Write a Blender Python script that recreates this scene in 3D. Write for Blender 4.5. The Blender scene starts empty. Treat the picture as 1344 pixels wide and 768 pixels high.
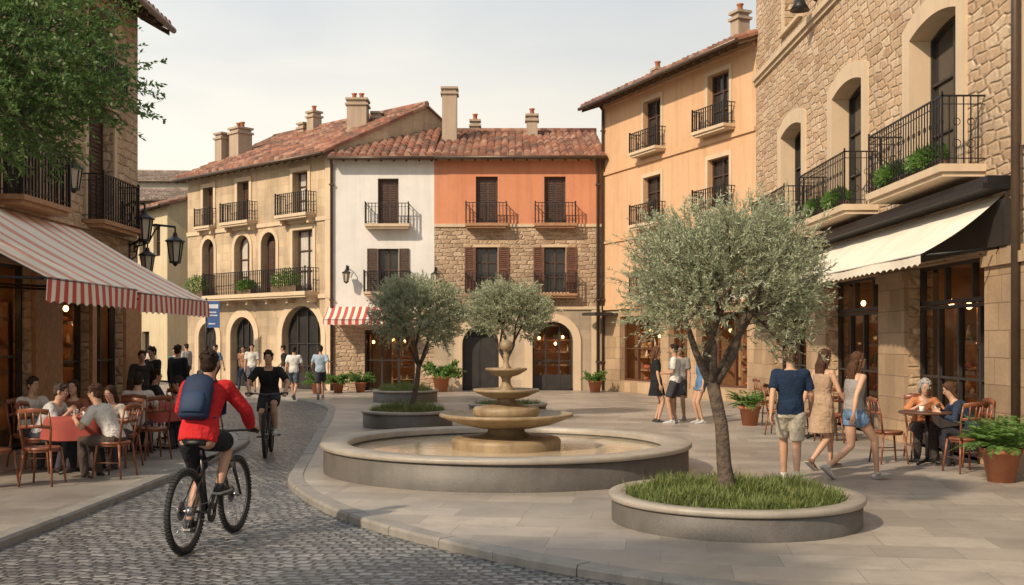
import bpy, math, random
from mathutils import Vector, Matrix
from math import sin, cos, pi, radians, sqrt
V = Vector
R = random.Random(7)
scene = bpy.context.scene
COL = scene.collection

# ------------------------------------------------------------------ mesh builder
class MB:
    def __init__(s): s.v=[]; s.f=[]; s.m=[]; s.sm=[]
    def add(s, vs, fs, mi=0, sm=False):
        o=len(s.v); s.v.extend([tuple(v) for v in vs])
        for f in fs:
            s.f.append([i+o for i in f]); s.m.append(mi); s.sm.append(sm)
    def box(s,x0,x1,y0,y1,z0,z1,mi=0,M=None):
        vs=[V((x,y,z)) for z in (z0,z1) for y in (y0,y1) for x in (x0,x1)]
        if M: vs=[M@v for v in vs]
        s.add(vs,[(0,2,3,1),(4,5,7,6),(0,1,5,4),(1,3,7,5),(3,2,6,7),(2,0,4,6)],mi)
    def tube(s,pts,rs,n=8,mi=0,side=None,rnd=False,caps=True,sm=True):
        pts=[V(p) for p in pts]
        if not isinstance(rs,(list,tuple)): rs=[rs]*len(pts)
        rs=[(r if isinstance(r,tuple) else (r,r)) for r in rs]
        L=[]
        for i,p in enumerate(pts):
            a=pts[max(i-1,0)]; b=pts[min(i+1,len(pts)-1)]
            t=(b-a); t=t.normalized() if t.length>1e-7 else V((0,0,1))
            L.append((p,t,rs[i]))
        if rnd:
            p,t,r=L[0]; m=min(r); 
            L=[(p-t*m*.95,t,(r[0]*.3,r[1]*.3)),(p-t*m*.6,t,(r[0]*.8,r[1]*.8))]+L
            p,t,r=L[-1]; m=min(r)
            L=L+[(p+t*m*.6,t,(r[0]*.8,r[1]*.8)),(p+t*m*.95,t,(r[0]*.3,r[1]*.3))]
        ref=V(side) if side is not None else None
        vs=[]
        for p,t,r in L:
            if ref is None: ref=t.orthogonal()
            a=ref-t*ref.dot(t)
            if a.length<1e-4: a=t.orthogonal()
            a.normalize()
            if side is None: ref=a
            b=t.cross(a)
            for k in range(n):
                th=2*pi*k/n
                vs.append(p+a*(r[0]*cos(th))+b*(r[1]*sin(th)))
        fs=[]
        for i in range(len(L)-1):
            for k in range(n):
                k2=(k+1)%n
                fs.append((i*n+k,i*n+k2,(i+1)*n+k2,(i+1)*n+k))
        s.add(vs,fs,mi,sm)
        if caps:
            o=len(s.v)-len(vs)
            s.f.append([o+k for k in reversed(range(n))]); s.m.append(mi); s.sm.append(False)
            s.f.append([o+(len(L)-1)*n+k for k in range(n)]); s.m.append(mi); s.sm.append(False)
    def lathe(s,prof,n=32,c=(0,0,0),mi=0,sm=True,M=None,sx=1,sy=1):
        vs=[]
        for r,z in prof:
            for k in range(n):
                th=2*pi*k/n
                v=V((c[0]+r*cos(th)*sx,c[1]+r*sin(th)*sy,c[2]+z))
                vs.append(M@v if M else v)
        fs=[]
        for i in range(len(prof)-1):
            for k in range(n):
                k2=(k+1)%n
                fs.append((i*n+k,i*n+k2,(i+1)*n+k2,(i+1)*n+k))
        s.add(vs,fs,mi,sm)
    def ell(s,c,r,mi=0,M=None,nu=14,nv=9):
        prof=[(max(sin(pi*j/nv),1e-3),-cos(pi*j/nv)) for j in range(nv+1)]
        MM=Matrix.Translation(V(c))@Matrix.Diagonal((r[0],r[1],r[2],1))
        if M: MM=M@MM
        s.lathe(prof,nu,mi=mi,M=MM)
    def torus(s,c,Rr,r,mi=0,M=None,n=40,k=8):
        vs=[];fs=[]
        for i in range(n):
            a=2*pi*i/n
            for j in range(k):
                b=2*pi*j/k
                rr=Rr+r*cos(b)
                v=V((c[0]+r*sin(b),c[1]+rr*cos(a),c[2]+rr*sin(a)))
                vs.append(M@v if M else v)
        for i in range(n):
            for j in range(k):
                i2=(i+1)%n;j2=(j+1)%k
                fs.append((i*k+j,i2*k+j,i2*k+j2,i*k+j2))
        s.add(vs,fs,mi,True)
    def obj(s,name,mats,parent=None,loc=None,rotz=0,label=None,cat=None,kind=None,group=None):
        me=bpy.data.meshes.new(name)
        me.from_pydata(s.v,[],s.f)
        if not isinstance(mats,(list,tuple)): mats=[mats]
        for m in mats: me.materials.append(m)
        me.polygons.foreach_set('material_index',s.m)
        me.polygons.foreach_set('use_smooth',s.sm)
        me.update()
        ob=bpy.data.objects.new(name,me); COL.objects.link(ob)
        if parent: ob.parent=parent
        if loc is not None: ob.location=loc
        ob.rotation_euler=(0,0,rotz)
        tag(ob,label,cat,kind,group)
        return ob
def tag(ob,label=None,cat=None,kind=None,group=None):
    if label: ob['label']=label
    if cat: ob['category']=cat
    if kind: ob['kind']=kind
    if group: ob['group']=group
def empty(name,loc,rotz,label,cat,group=None,scale=1):
    e=bpy.data.objects.new(name,None); e.empty_display_size=.3
    COL.objects.link(e); e.location=loc; e.rotation_euler=(0,0,rotz); e.scale=(scale,)*3
    tag(e,label,cat,None,group); return e

# ------------------------------------------------------------------ materials
class NT:
    def __init__(s,name):
        s.mat=bpy.data.materials.new(name); s.mat.use_nodes=True
        s.nt=s.mat.node_tree; s.b=s.nt.nodes['Principled BSDF']
    def n(s,t,props=None,**kw):
        nd=s.nt.nodes.new(t)
        for k,v in (props or {}).items(): setattr(nd,k,v)
        for k,v in kw.items():
            k=k.replace('_',' ')
            if k.startswith('i') and k[1:].isdigit(): sock=nd.inputs[int(k[1:])]
            else: sock=nd.inputs[k]
            s.set(sock,v)
        return nd
    def set(s,sock,v):
        if isinstance(v,bpy.types.NodeSocket): s.nt.links.new(v,sock)
        elif isinstance(v,(tuple,list)) and sock.type=='RGBA' and len(v)==3: sock.default_value=(*v,1)
        else: sock.default_value=v
    def math(s,op,a,b=0.0,c=None):
        nd=s.n('ShaderNodeMath',{'operation':op},i0=a,i1=b)
        return nd.outputs[0]
    def mix(s,f,a,b,mode='MIX'):
        nd=s.nt.nodes.new('ShaderNodeMix'); nd.data_type='RGBA'; nd.blend_type=mode
        s.set(nd.inputs[0],f); s.set(nd.inputs[6],a); s.set(nd.inputs[7],b)
        return nd.outputs[2]
    def ramp(s,f,stops):
        nd=s.nt.nodes.new('ShaderNodeValToRGB'); e=nd.color_ramp.elements
        while len(e)<len(stops): e.new(.5)
        for i,(p,c) in enumerate(stops):
            e[i].position=p; e[i].color=(*c,1) if len(c)==3 else c
        s.set(nd.inputs[0],f); return nd.outputs[0]
    def obj(s): return s.n('ShaderNodeTexCoord').outputs['Object']
    def noise(s,vec,scale,detail=4,rough=.55):
        return s.n('ShaderNodeTexNoise',Vector=vec,Scale=scale,Detail=detail,Roughness=rough).outputs
    def bump(s,h,strength,dist=.02):
        nd=s.n('ShaderNodeBump',Height=h,Strength=strength,Distance=dist)
        s.nt.links.new(nd.outputs[0],s.b.inputs['Normal'])
    def P(s,**kw):
        for k,v in kw.items(): s.set(s.b.inputs[k.replace('_',' ')],v)
        return s
def mul(c,k): return tuple(min(1,x*k) for x in c)
MC={}
def mat(name,c,c2=None,ns=3,rough=.7,bump=.2,bs=40,metal=0,spec=.5,emit=None,es=0,island=False,bd=.01):
    if name in MC: return MC[name]
    t=NT(name); co=t.obj()
    c2=c2 or mul(c,.7)
    if island:
        f=t.n('ShaderNodeNewGeometry').outputs['Random Per Island']
    else:
        f=t.ramp(t.noise(co,ns,5,.6)[0],[(.35,(0,0,0)),(.65,(1,1,1))])
    cc=t.mix(f,c,c2)
    t.P(Base_Color=cc,Roughness=rough,Metallic=metal)
    t.b.inputs['Specular IOR Level'].default_value=spec
    if island:
        tl=t.n('ShaderNodeBsdfTranslucent',Color=cc); mx=t.n('ShaderNodeMixShader',i0=.4,i1=t.b.outputs[0],i2=tl.outputs[0])
        t.nt.links.new(mx.outputs[0],t.nt.nodes['Material Output'].inputs[0])
    if bump: t.bump(t.noise(co,bs,3)[0],bump,bd)
    if emit: t.P(Emission_Color=emit,Emission_Strength=es)
    MC[name]=t.mat; return t.mat
def wallvec(t):
    sp=t.n('ShaderNodeSeparateXYZ',Vector=t.obj()).outputs
    return t.n('ShaderNodeCombineXYZ',X=t.math('ADD',sp[0],sp[1]),Y=sp[2],Z=0.0).outputs[0]
def stone(name,c1,c2,mort,w=.42,h=.2,ms=.014,dist=.05,bump=.8,var=.5,rough=.85,dirt=0):
    t=NT(name); v=wallvec(t); ob=t.obj()
    nz=t.noise(ob,2.2,3)[1]
    off=t.n('ShaderNodeVectorMath',{'operation':'SUBTRACT'},i0=nz,i1=(.5,.5,.5)).outputs[0]
    off=t.n('ShaderNodeVectorMath',{'operation':'SCALE'},i0=off).outputs[0]
    off.node.inputs['Scale'].default_value=dist*2
    v2=t.n('ShaderNodeVectorMath',{'operation':'ADD'},i0=v,i1=off).outputs[0]
    br=t.n('ShaderNodeTexBrick',{'offset':.5,'squash':.7,'squash_frequency':3},Vector=v2,Color1=(0,0,0),Color2=(1,1,1),Mortar=(.5,.5,.5),Scale=1.0,
           Mortar_Size=ms,Mortar_Smooth=.35,Bias=0.0,Brick_Width=w,Row_Height=h)
    bf=t.n('ShaderNodeRGBToBW',Color=br.outputs[0]).outputs[0]
    fine=t.noise(ob,14,6,.65)[0]
    big=t.noise(ob,.5,4,.6)[0]
    mid=tuple((a+b)/2 for a,b in zip(c1,c2))
    c=t.ramp(bf,[(0,c1),(.35,mid),(.55,mul(mid,1.18)),(.8,c2),(1,mul(c2,.8))])
    c=t.mix(t.math('MULTIPLY',fine,.6),c,mul(c1,.62))
    c=t.mix(br.outputs[1],c,mort)
    if dirt:
        mp=t.n('ShaderNodeMapping',Vector=ob,Scale=(3,3,.22)).outputs[0]
        c=t.mix(t.math('MULTIPLY',t.ramp(t.noise(mp,1.1,6,.65)[0],[(.45,(0,0,0)),(.72,(1,1,1))]),dirt),c,mul(c1,.42))
    lo=(1-var*.55,)*3
    c=t.mix(1.0,c,t.ramp(big,[(.3,lo),(.7,(1.1,1.08,1.05))]),'MULTIPLY')
    t.P(Base_Color=c,Roughness=rough)
    h1=t.math('SUBTRACT',1.0,br.outputs[1])
    hh=t.math('ADD',t.math('MULTIPLY',h1,.7),t.math('MULTIPLY',fine,.55))
    hh=t.math('ADD',hh,t.math('MULTIPLY',bf,.25))
    t.bump(hh,bump,.03)
    return t.mat
def rubble(name,cols,mort,w=.34,h=.19,bump=1.0,rnd=.62,var=.4,mw=.09):
    t=NT(name); v=wallvec(t); ob=t.obj()
    nz=t.noise(ob,1.7,3)[1]
    off=t.n('ShaderNodeVectorMath',{'operation':'SUBTRACT'},i0=nz,i1=(.5,.5,.5)).outputs[0]
    off=t.n('ShaderNodeVectorMath',{'operation':'SCALE'},i0=off).outputs[0]; off.node.inputs['Scale'].default_value=.07
    v=t.n('ShaderNodeVectorMath',{'operation':'ADD'},i0=v,i1=off).outputs[0]
    sp=t.n('ShaderNodeSeparateXYZ',Vector=v).outputs
    yy=t.math('DIVIDE',sp[1],h); row=t.math('FLOOR',yy)
    xx=t.math('ADD',t.math('DIVIDE',sp[0],w),t.math('MULTIPLY',row,.37))
    vv=t.n('ShaderNodeCombineXYZ',X=xx,Y=yy,Z=0.0).outputs[0]
    e=t.n('ShaderNodeTexVoronoi',{'feature':'DISTANCE_TO_EDGE','voronoi_dimensions':'2D'},Vector=vv,Scale=1.0,Randomness=rnd).outputs[0]
    cc=t.n('ShaderNodeTexVoronoi',{'feature':'F1','voronoi_dimensions':'2D'},Vector=vv,Scale=1.0,Randomness=rnd).outputs[1]
    g=t.n('ShaderNodeSeparateColor',Color=cc).outputs[0]
    fine=t.noise(ob,11,7,.7)[0]; big=t.noise(ob,.45,4,.6)[0]; med=t.noise(ob,4,4,.6)[0]
    n=len(cols); c=t.ramp(g,[(i/(n-1),q) for i,q in enumerate(cols)])
    c=t.mix(t.math('MULTIPLY',t.ramp(fine,[(.4,(0,0,0)),(.75,(1,1,1))]),.55),c,mul(cols[0],.6))
    c=t.mix(t.math('MULTIPLY',t.ramp(med,[(.5,(0,0,0)),(.8,(1,1,1))]),.5),c,mul(cols[-1],1.1))
    ef=t.ramp(e,[(.012,(0,0,0)),(mw,(1,1,1))])
    c=t.mix(ef,mort,c)
    c=t.mix(1.0,c,t.ramp(big,[(.3,(1-var*.6,)*3),(.7,(1.12,1.1,1.06))]),'MULTIPLY')
    t.P(Base_Color=c,Roughness=.9)
    hh=t.math('ADD',t.n('ShaderNodeMapRange',{'interpolation_type':'SMOOTHSTEP'},i0=e,i1=0.0,i2=.18).outputs[0],t.math('MULTIPLY',fine,.9))
    hh=t.math('ADD',hh,t.math('MULTIPLY',g,.5)); t.bump(hh,bump,.03)
    return t.mat
def plaster(name,c,dirt=.35,c2=None,bump=.25):
    t=NT(name); ob=t.obj()
    big=t.noise(ob,.6,5,.65)[0]; fine=t.noise(ob,9,6,.7)[0]
    mp=t.n('ShaderNodeMapping',Vector=ob,Scale=(3.5,3.5,.25)).outputs[0]
    st=t.noise(mp,1.2,5,.6)[0]; pt=t.noise(ob,1.7,6,.7)[0]
    cc=t.mix(t.ramp(big,[(.35,(0,0,0)),(.7,(1,1,1))]),c,c2 or mul(c,.84))
    cc=t.mix(t.math('MULTIPLY',t.ramp(st,[(.48,(0,0,0)),(.75,(1,1,1))]),dirt),cc,mul(c,.5))
    cc=t.mix(t.math('MULTIPLY',t.ramp(pt,[(.52,(0,0,0)),(.62,(1,1,1))]),dirt*.45),cc,mul(c,.68))
    cc=t.mix(t.math('MULTIPLY',fine,.22),cc,mul(c,.6))
    t.P(Base_Color=cc,Roughness=.9)
    t.bump(fine,bump,.01); return t.mat

M={}
M['rubbleA']=rubble('townhouse_rubble_stone',[(.38,.26,.17),(.54,.39,.27),(.47,.34,.23),(.62,.48,.34)],(.42,.31,.21),.38,.18,rnd=.45,mw=.07)  # the stone's own browns, used on the left townhouse
M['rubbleF']=rubble('palazzo_rubble_stone',[(.38,.25,.155),(.55,.395,.26),(.47,.325,.205),(.62,.48,.335),(.51,.385,.275)],(.40,.29,.19),.40,.17,.8,rnd=.42,mw=.065)  # warm beige stone of the right-hand building
M['rubbleD']=rubble('brown_rubble_stone',[(.32,.22,.15),(.46,.335,.23),(.40,.29,.20),(.56,.44,.32)],(.46,.36,.26),.34,.15,rnd=.45,mw=.08)
M['ashlar']=stone('cream_ashlar',(.47,.38,.28),(.54,.44,.33),(.38,.30,.21),.8,.36,ms=.006,dist=.006,bump=.25,var=.6,dirt=.5)
M['ashlarB']=stone('beige_ashlar',(.54,.41,.275),(.61,.48,.335),(.42,.31,.21),.7,.33,ms=.006,dist=.006,bump=.3,var=.7,dirt=.5)
M['pier']=stone('sandstone_pier',(.40,.28,.17),(.54,.385,.25),(.26,.18,.12),.62,.38,ms=.008,dist=.012,bump=.6,var=.7)
M['cream']=plaster('cream_stone_trim',(.63,.49,.34),.35)
M['white']=plaster('white_plaster',(.75,.735,.71),.3)
M['orange']=plaster('orange_plaster',(.58,.235,.125),.45,(.62,.28,.16))
M['ochre']=plaster('ochre_plaster',(.61,.37,.205),.4,(.65,.43,.265))
M['yellow']=plaster('yellow_plaster',(.60,.50,.33),.4)
M['pale']=plaster('pale_plaster',(.58,.54,.47),.4)
M['chim']=plaster('weathered_plastered_chimney',(.42,.33,.25),.6)
M['iron']=mat('black_iron',(.018,.017,.018),rough=.45,metal=.3,bump=0)
M['black']=mat('black_painted_wood',(.022,.02,.02),(.035,.03,.028),rough=.5,bump=.1)
M['shut']=mat('dark_brown_shutter',(.085,.042,.028),(.05,.028,.02),ns=8,rough=.6)
M['shutred']=mat('red_brown_shutter',(.15,.06,.035),(.10,.042,.028),ns=8,rough=.6)
M['wood']=mat('dark_wood',(.12,.05,.025),(.07,.03,.018),ns=12,rough=.5)
M['woodred']=mat('varnished_red_wood',(.24,.085,.04),(.15,.048,.024),ns=14,rough=.35)
M['woodlt']=mat('brown_wood_trim',(.38,.21,.11),(.27,.14,.07),ns=10,rough=.6)
M['eave']=mat('dark_eave_wood',(.13,.08,.05),(.08,.05,.03),ns=10,rough=.8)
M['pipe']=mat('copper_brown_pipe',(.11,.075,.055),rough=.4,metal=.4)
def tilemat(nm,cs):
    t=NT(nm); ob=t.obj()
    sp=t.n('ShaderNodeSeparateXYZ',Vector=ob).outputs
    cx=t.math('FLOOR',t.math('DIVIDE',sp[0],.26)); cy=t.math('FLOOR',t.math('DIVIDE',sp[1],.38))
    wn=t.n('ShaderNodeTexWhiteNoise',{'noise_dimensions':'2D'},Vector=t.n('ShaderNodeCombineXYZ',X=cx,Y=cy,Z=0.0).outputs[0]).outputs[0]
    c=t.ramp(wn,[(0,cs[0]),(.3,cs[1]),(.7,cs[2]),(1,cs[3])])
    c=t.mix(t.ramp(t.noise(ob,1.3,5,.7)[0],[(.42,(0,0,0)),(.66,(.75,.75,.75))]),c,(.11,.085,.065))
    t.P(Base_Color=c,Roughness=.85); t.bump(t.noise(ob,30,4)[0],.4,.01); return t.mat
M['tile']=tilemat('terracotta_roof_tile',[(.12,.055,.04),(.24,.095,.06),(.33,.145,.09),(.40,.24,.17)])
M['tileg']=tilemat('greyish_roof_tile',[(.16,.12,.10),(.24,.18,.15),(.30,.23,.19),(.36,.30,.26)])
t=NT('dark_window_glass'); ob=t.obj()
t.P(Base_Color=t.mix(t.noise(ob,1.5,3)[0],(.012,.014,.016),(.05,.045,.04)),Roughness=.07); t.b.inputs['Specular IOR Level'].default_value=.5
M['glass']=t.mat
def clearglass():
    t=NT('shop_glass'); nt=t.nt; out=nt.nodes['Material Output']
    tr=t.n('ShaderNodeBsdfTransparent',Color=(.94,.94,.92)); gl=t.n('ShaderNodeBsdfGlossy',Color=(.45,.45,.45),Roughness=.03)
    fr=t.n('ShaderNodeFresnel',IOR=1.22); mx=t.n('ShaderNodeMixShader',i0=fr.outputs[0],i1=tr.outputs[0],i2=gl.outputs[0])
    nt.links.new(mx.outputs[0],out.inputs[0]); return t.mat
M['clear']=clearglass()
M['curtain']=mat('white_curtain',(.5,.47,.42),(.42,.38,.34),ns=3,rough=.9)
M['lampglow']=mat('warm_lamp_glow',(.9,.6,.3),rough=.5,bump=0,emit=(1,.50,.18),es=9)
M['brightstrip']=mat('shelf_brightening_strip',(.9,.6,.3),rough=.5,bump=0,emit=(1,.48,.17),es=9)  # glow for strips added to brighten the shop shelves
M['inner']=mat('shop_interior_wood',(.42,.24,.12),(.28,.15,.07),ns=2,rough=.7)
M['lampglass']=mat('lantern_glass',(.42,.36,.27),(.5,.45,.36),rough=.15,bump=0)
M['leafO']=mat('olive_leaf',(.29,.33,.19),(.52,.55,.39),island=True,rough=.5,bump=0)
M['leafG']=mat('green_tree_leaf',(.055,.12,.028),(.14,.23,.065),island=True,rough=.5,bump=0)
M['leafB']=mat('fern_leaf',(.06,.15,.025),(.16,.27,.06),island=True,rough=.5,bump=0)
M['grass']=mat('grass_blade',(.10,.15,.035),(.26,.29,.10),island=True,rough=.7,bump=0)
M['soil']=mat('planter_soil',(.07,.075,.03),(.045,.04,.02),ns=12,rough=1,bump=.8,bs=30)
M['bark']=mat('olive_bark',(.13,.095,.07),(.06,.045,.035),ns=14,rough=.95,bump=1.0,bs=25,bd=.03)
M['terra']=mat('terracotta_pot',(.42,.16,.08),(.33,.12,.06),rough=.8)
def granite(name,a,b,st,rough=.5):
    t=NT(name); ob=t.obj()
    sp=t.noise(ob,120,2,.6)[0]; bg_=t.noise(ob,2.2,5,.65)[0]; mp=t.n('ShaderNodeMapping',Vector=ob,Scale=(4,4,1.2)).outputs[0]; dr=t.noise(mp,1.6,5,.6)[0]
    c=t.mix(t.ramp(sp,[(.35,(0,0,0)),(.65,(1,1,1))]),a,b); c=t.mix(t.math('MULTIPLY',t.ramp(bg_,[(.4,(0,0,0)),(.68,(1,1,1))]),.5),c,mul(a,.62))
    c=t.mix(t.math('MULTIPLY',t.ramp(dr,[(.45,(0,0,0)),(.75,(1,1,1))]),st),c,mul(a,.48))
    t.P(Base_Color=c,Roughness=rough); t.bump(t.math('ADD',sp,t.noise(ob,18,4)[0]),.35,.006); return t.mat
M['granite']=granite('dark_grey_granite',(.085,.077,.07),(.14,.128,.115),.25)
M['granitetop']=granite('grey_granite_rim',(.30,.265,.22),(.38,.34,.29),.3,.42)
M['fstone']=granite('weathered_bronze_brown_stone',(.26,.185,.105),(.36,.265,.155),.75,.5)
M['steel']=mat('grey_metal',(.35,.35,.36),rough=.3,metal=.9,bump=0)
M['rubber']=mat('black_rubber',(.015,.015,.015),rough=.8)
M['cloth']=mat('red_tablecloth',(.32,.06,.045),(.25,.05,.04),rough=.9)
M['kerb']=granite('kerb_granite',(.22,.205,.185),(.285,.265,.24),.4,.6)
M['blue']=mat('blue_sign_paint',(.035,.09,.26),(.03,.07,.2),rough=.5)
M['signpale']=mat('pale_sign_paint',(.6,.65,.7),rough=.5)
M['awncream']=mat('cream_canvas',(.76,.69,.58),(.66,.59,.49),ns=2,rough=.9,bump=.15,bs=8)
def stripes(name,ca,cb,per,fr=.5,tf=.25):
    t=NT(name); ob=t.obj(); sp=t.n('ShaderNodeSeparateXYZ',Vector=ob).outputs
    f=t.math('GREATER_THAN',t.math('FRACT',t.math('DIVIDE',sp[0],per)),fr)
    c=t.mix(f,ca,cb); c=t.mix(t.math('MULTIPLY',t.noise(ob,2,5)[0],.22),c,mul(cb,.78))
    t.P(Base_Color=c,Roughness=.9); t.bump(t.noise(ob,5,3)[0],.2,.03)
    tl=t.n('ShaderNodeBsdfTranslucent',Color=c); mx=t.n('ShaderNodeMixShader',i0=tf,i1=t.b.outputs[0],i2=tl.outputs[0])
    t.nt.links.new(mx.outputs[0],t.nt.nodes['Material Output'].inputs[0]); return t.mat
M['stripe']=stripes('red_white_striped_canvas',(.56,.04,.03),(.88,.82,.74),.24)
M['stripefade']=stripes('faded_striped_canvas',(.80,.36,.27),(.93,.87,.77),.62,.36,.05)
def cobble():
    t=NT('cobblestone'); ob=t.obj()
    nz=t.noise(ob,.35,2)[1]
    off=t.n('ShaderNodeVectorMath',{'operation':'SCALE'},i0=nz).outputs[0]; off.node.inputs['Scale'].default_value=.9
    v=t.n('ShaderNodeVectorMath',{'operation':'ADD'},i0=ob,i1=off).outputs[0]
    sp=t.n('ShaderNodeSeparateXYZ',Vector=v).outputs
    yy=t.math('DIVIDE',sp[1],.118); row=t.math('FLOOR',yy)
    xx=t.math('ADD',t.math('DIVIDE',sp[0],.128),t.math('MULTIPLY',row,.41))
    vv=t.n('ShaderNodeCombineXYZ',X=xx,Y=yy,Z=0.0).outputs[0]
    ve=t.n('ShaderNodeTexVoronoi',{'feature':'DISTANCE_TO_EDGE','voronoi_dimensions':'2D'},Vector=vv,Scale=1.0,Randomness=.38).outputs[0]
    vc=t.n('ShaderNodeTexVoronoi',{'feature':'F1','voronoi_dimensions':'2D'},Vector=vv,Scale=1.0,Randomness=.38).outputs[1]
    g=t.n('ShaderNodeRGBToBW',Color=vc).outputs[0]
    c=t.ramp(g,[(.1,(.095,.098,.103)),(.5,(.165,.167,.172)),(.9,(.27,.268,.268))])
    big=t.noise(ob,.35,4)[0]
    c=t.mix(1.0,c,t.ramp(big,[(.3,(.75,.76,.79)),(.7,(1.12,1.1,1.05))]),'MULTIPLY')
    e=t.ramp(ve,[(.03,(0,0,0)),(.13,(1,1,1))])
    c=t.mix(e,(.035,.034,.033),c)
    fine=t.noise(ob,55,3)[0]
    t.P(Base_Color=c,Roughness=t.ramp(fine,[(.3,(.27,)*3),(.7,(.46,)*3)]))
    h=t.n('ShaderNodeMapRange',{'interpolation_type':'SMOOTHERSTEP'},i0=ve,i1=0.0,i2=.24).outputs[0]
    h=t.math('ADD',h,t.math('MULTIPLY',fine,.12)); h=t.math('ADD',h,t.math('MULTIPLY',g,.3))
    t.bump(h,.9,.028); return t.mat
def paving(name,c1,c2,w,h):
    t=NT(name); ob=t.obj()
    mp=t.n('ShaderNodeMapping',Vector=ob,Rotation=(0,0,radians(8))).outputs[0]
    wv=t.n('ShaderNodeVectorMath',{'operation':'SCALE'},i0=t.noise(ob,3,3)[1]).outputs[0]; wv.node.inputs['Scale'].default_value=.02
    mp=t.n('ShaderNodeVectorMath',{'operation':'ADD'},i0=mp,i1=wv).outputs[0]
    br=t.n('ShaderNodeTexBrick',{'offset':.43,'squash':.72,'squash_frequency':3},Vector=mp,Color1=(0,0,0),Color2=(1,1,1),Mortar=(.5,.5,.5),Scale=1.0,Mortar_Size=.005,Mortar_Smooth=.6,Bias=0.0,Brick_Width=w,Row_Height=h)
    g=t.n('ShaderNodeRGBToBW',Color=br.outputs[0]).outputs[0]
    c=t.ramp(g,[(0,mul(c1,.92)),(.4,c1),(.7,c2),(1,mul(c2,1.05))])
    fine=t.noise(ob,22,6,.7)[0]; big=t.noise(ob,.45,5,.6)[0]; st=t.noise(ob,2.6,5,.7)[0]; sp=t.noise(ob,7,4,.8)[0]
    c=t.mix(t.math('MULTIPLY',fine,.45),c,mul(c1,.62))
    c=t.mix(t.math('MULTIPLY',t.ramp(st,[(.48,(0,0,0)),(.7,(1,1,1))]),.42),c,mul(c1,.6))
    c=t.mix(t.math('MULTIPLY',t.ramp(sp,[(.62,(0,0,0)),(.7,(1,1,1))]),.35),c,mul(c1,.55))
    c=t.mix(1.0,c,t.ramp(big,[(.3,(.76,.76,.77)),(.7,(1.14,1.11,1.06))]),'MULTIPLY')
    c=t.mix(t.math('MULTIPLY',br.outputs[1],t.ramp(sp,[(.3,(.8,.8,.8)),(.7,(.3,.3,.3))])),c,mul(c1,.42))
    t.P(Base_Color=c,Roughness=t.ramp(big,[(.3,(.32,)*3),(.7,(.55,)*3)]))
    t.bump(t.math('ADD',t.math('ADD',t.math('SUBTRACT',1.0,br.outputs[1]),t.math('MULTIPLY',g,.3)),t.math('MULTIPLY',fine,.6)),.4,.010); return t.mat
M['cobble']=cobble()
M['paving']=paving('granite_paving',(.325,.292,.258),(.405,.362,.317),.95,.5)
M['paving2']=paving('sidewalk_paving',(.27,.25,.228),(.34,.31,.283),.7,.45)

# ------------------------------------------------------------------ people
def ik(a,b,l1,l2,pole):
    d=b-a; L=min(d.length,(l1+l2)*.995); dn=d.normalized()
    if d.length>L: b=a+dn*L
    x=(l1*l1-l2*l2+L*L)/(2*L); h=sqrt(max(l1*l1-x*x,0))
    p=pole-dn*pole.dot(dn); p.normalize()
    return a+dn*x+p*h,b
def remesh(mb,vox,it=3):
    me=bpy.data.meshes.new('t'); me.from_pydata(mb.v,[],mb.f)
    ob=bpy.data.objects.new('t',me); COL.objects.link(ob)
    m=ob.modifiers.new('r','REMESH'); m.mode='VOXEL'; m.voxel_size=vox
    s=ob.modifiers.new('s','SMOOTH'); s.iterations=it; s.factor=.5
    dg=bpy.context.evaluated_depsgraph_get()
    e=ob.evaluated_get(dg); m2=e.to_mesh()
    out=MB(); out.add([v.co.copy() for v in m2.vertices],[tuple(p.vertices) for p in m2.polygons],0,True)
    e.to_mesh_clear(); bpy.data.objects.remove(ob); bpy.data.meshes.remove(me)
    return out
def cm(kind,c,rough=.9):
    key='%s_%d_%d_%d'%(kind,c[0]*999,c[1]*999,c[2]*999)
    names={'cloth':'fabric','skin':'skin','hair':'hair','shoe':'shoe_leather'}
    if key in MC: return MC[key]
    if kind=='hair': m=mat(key,mul(c,.8),mul(c,.4),ns=30,rough=.75,spec=.2,bump=.8,bs=60)
    elif kind=='skin':
        m=mat(key,c,mul(c,.88),ns=6,rough=.55,bump=.05)
        m.node_tree.nodes['Principled BSDF'].inputs['Subsurface Weight'].default_value=.08
    else: m=mat(key,c,mul(c,.76),ns=4,rough=rough,bump=1.0,bs=7,bd=.06,spec=.2)
    m.name=names[kind]; return m
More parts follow.
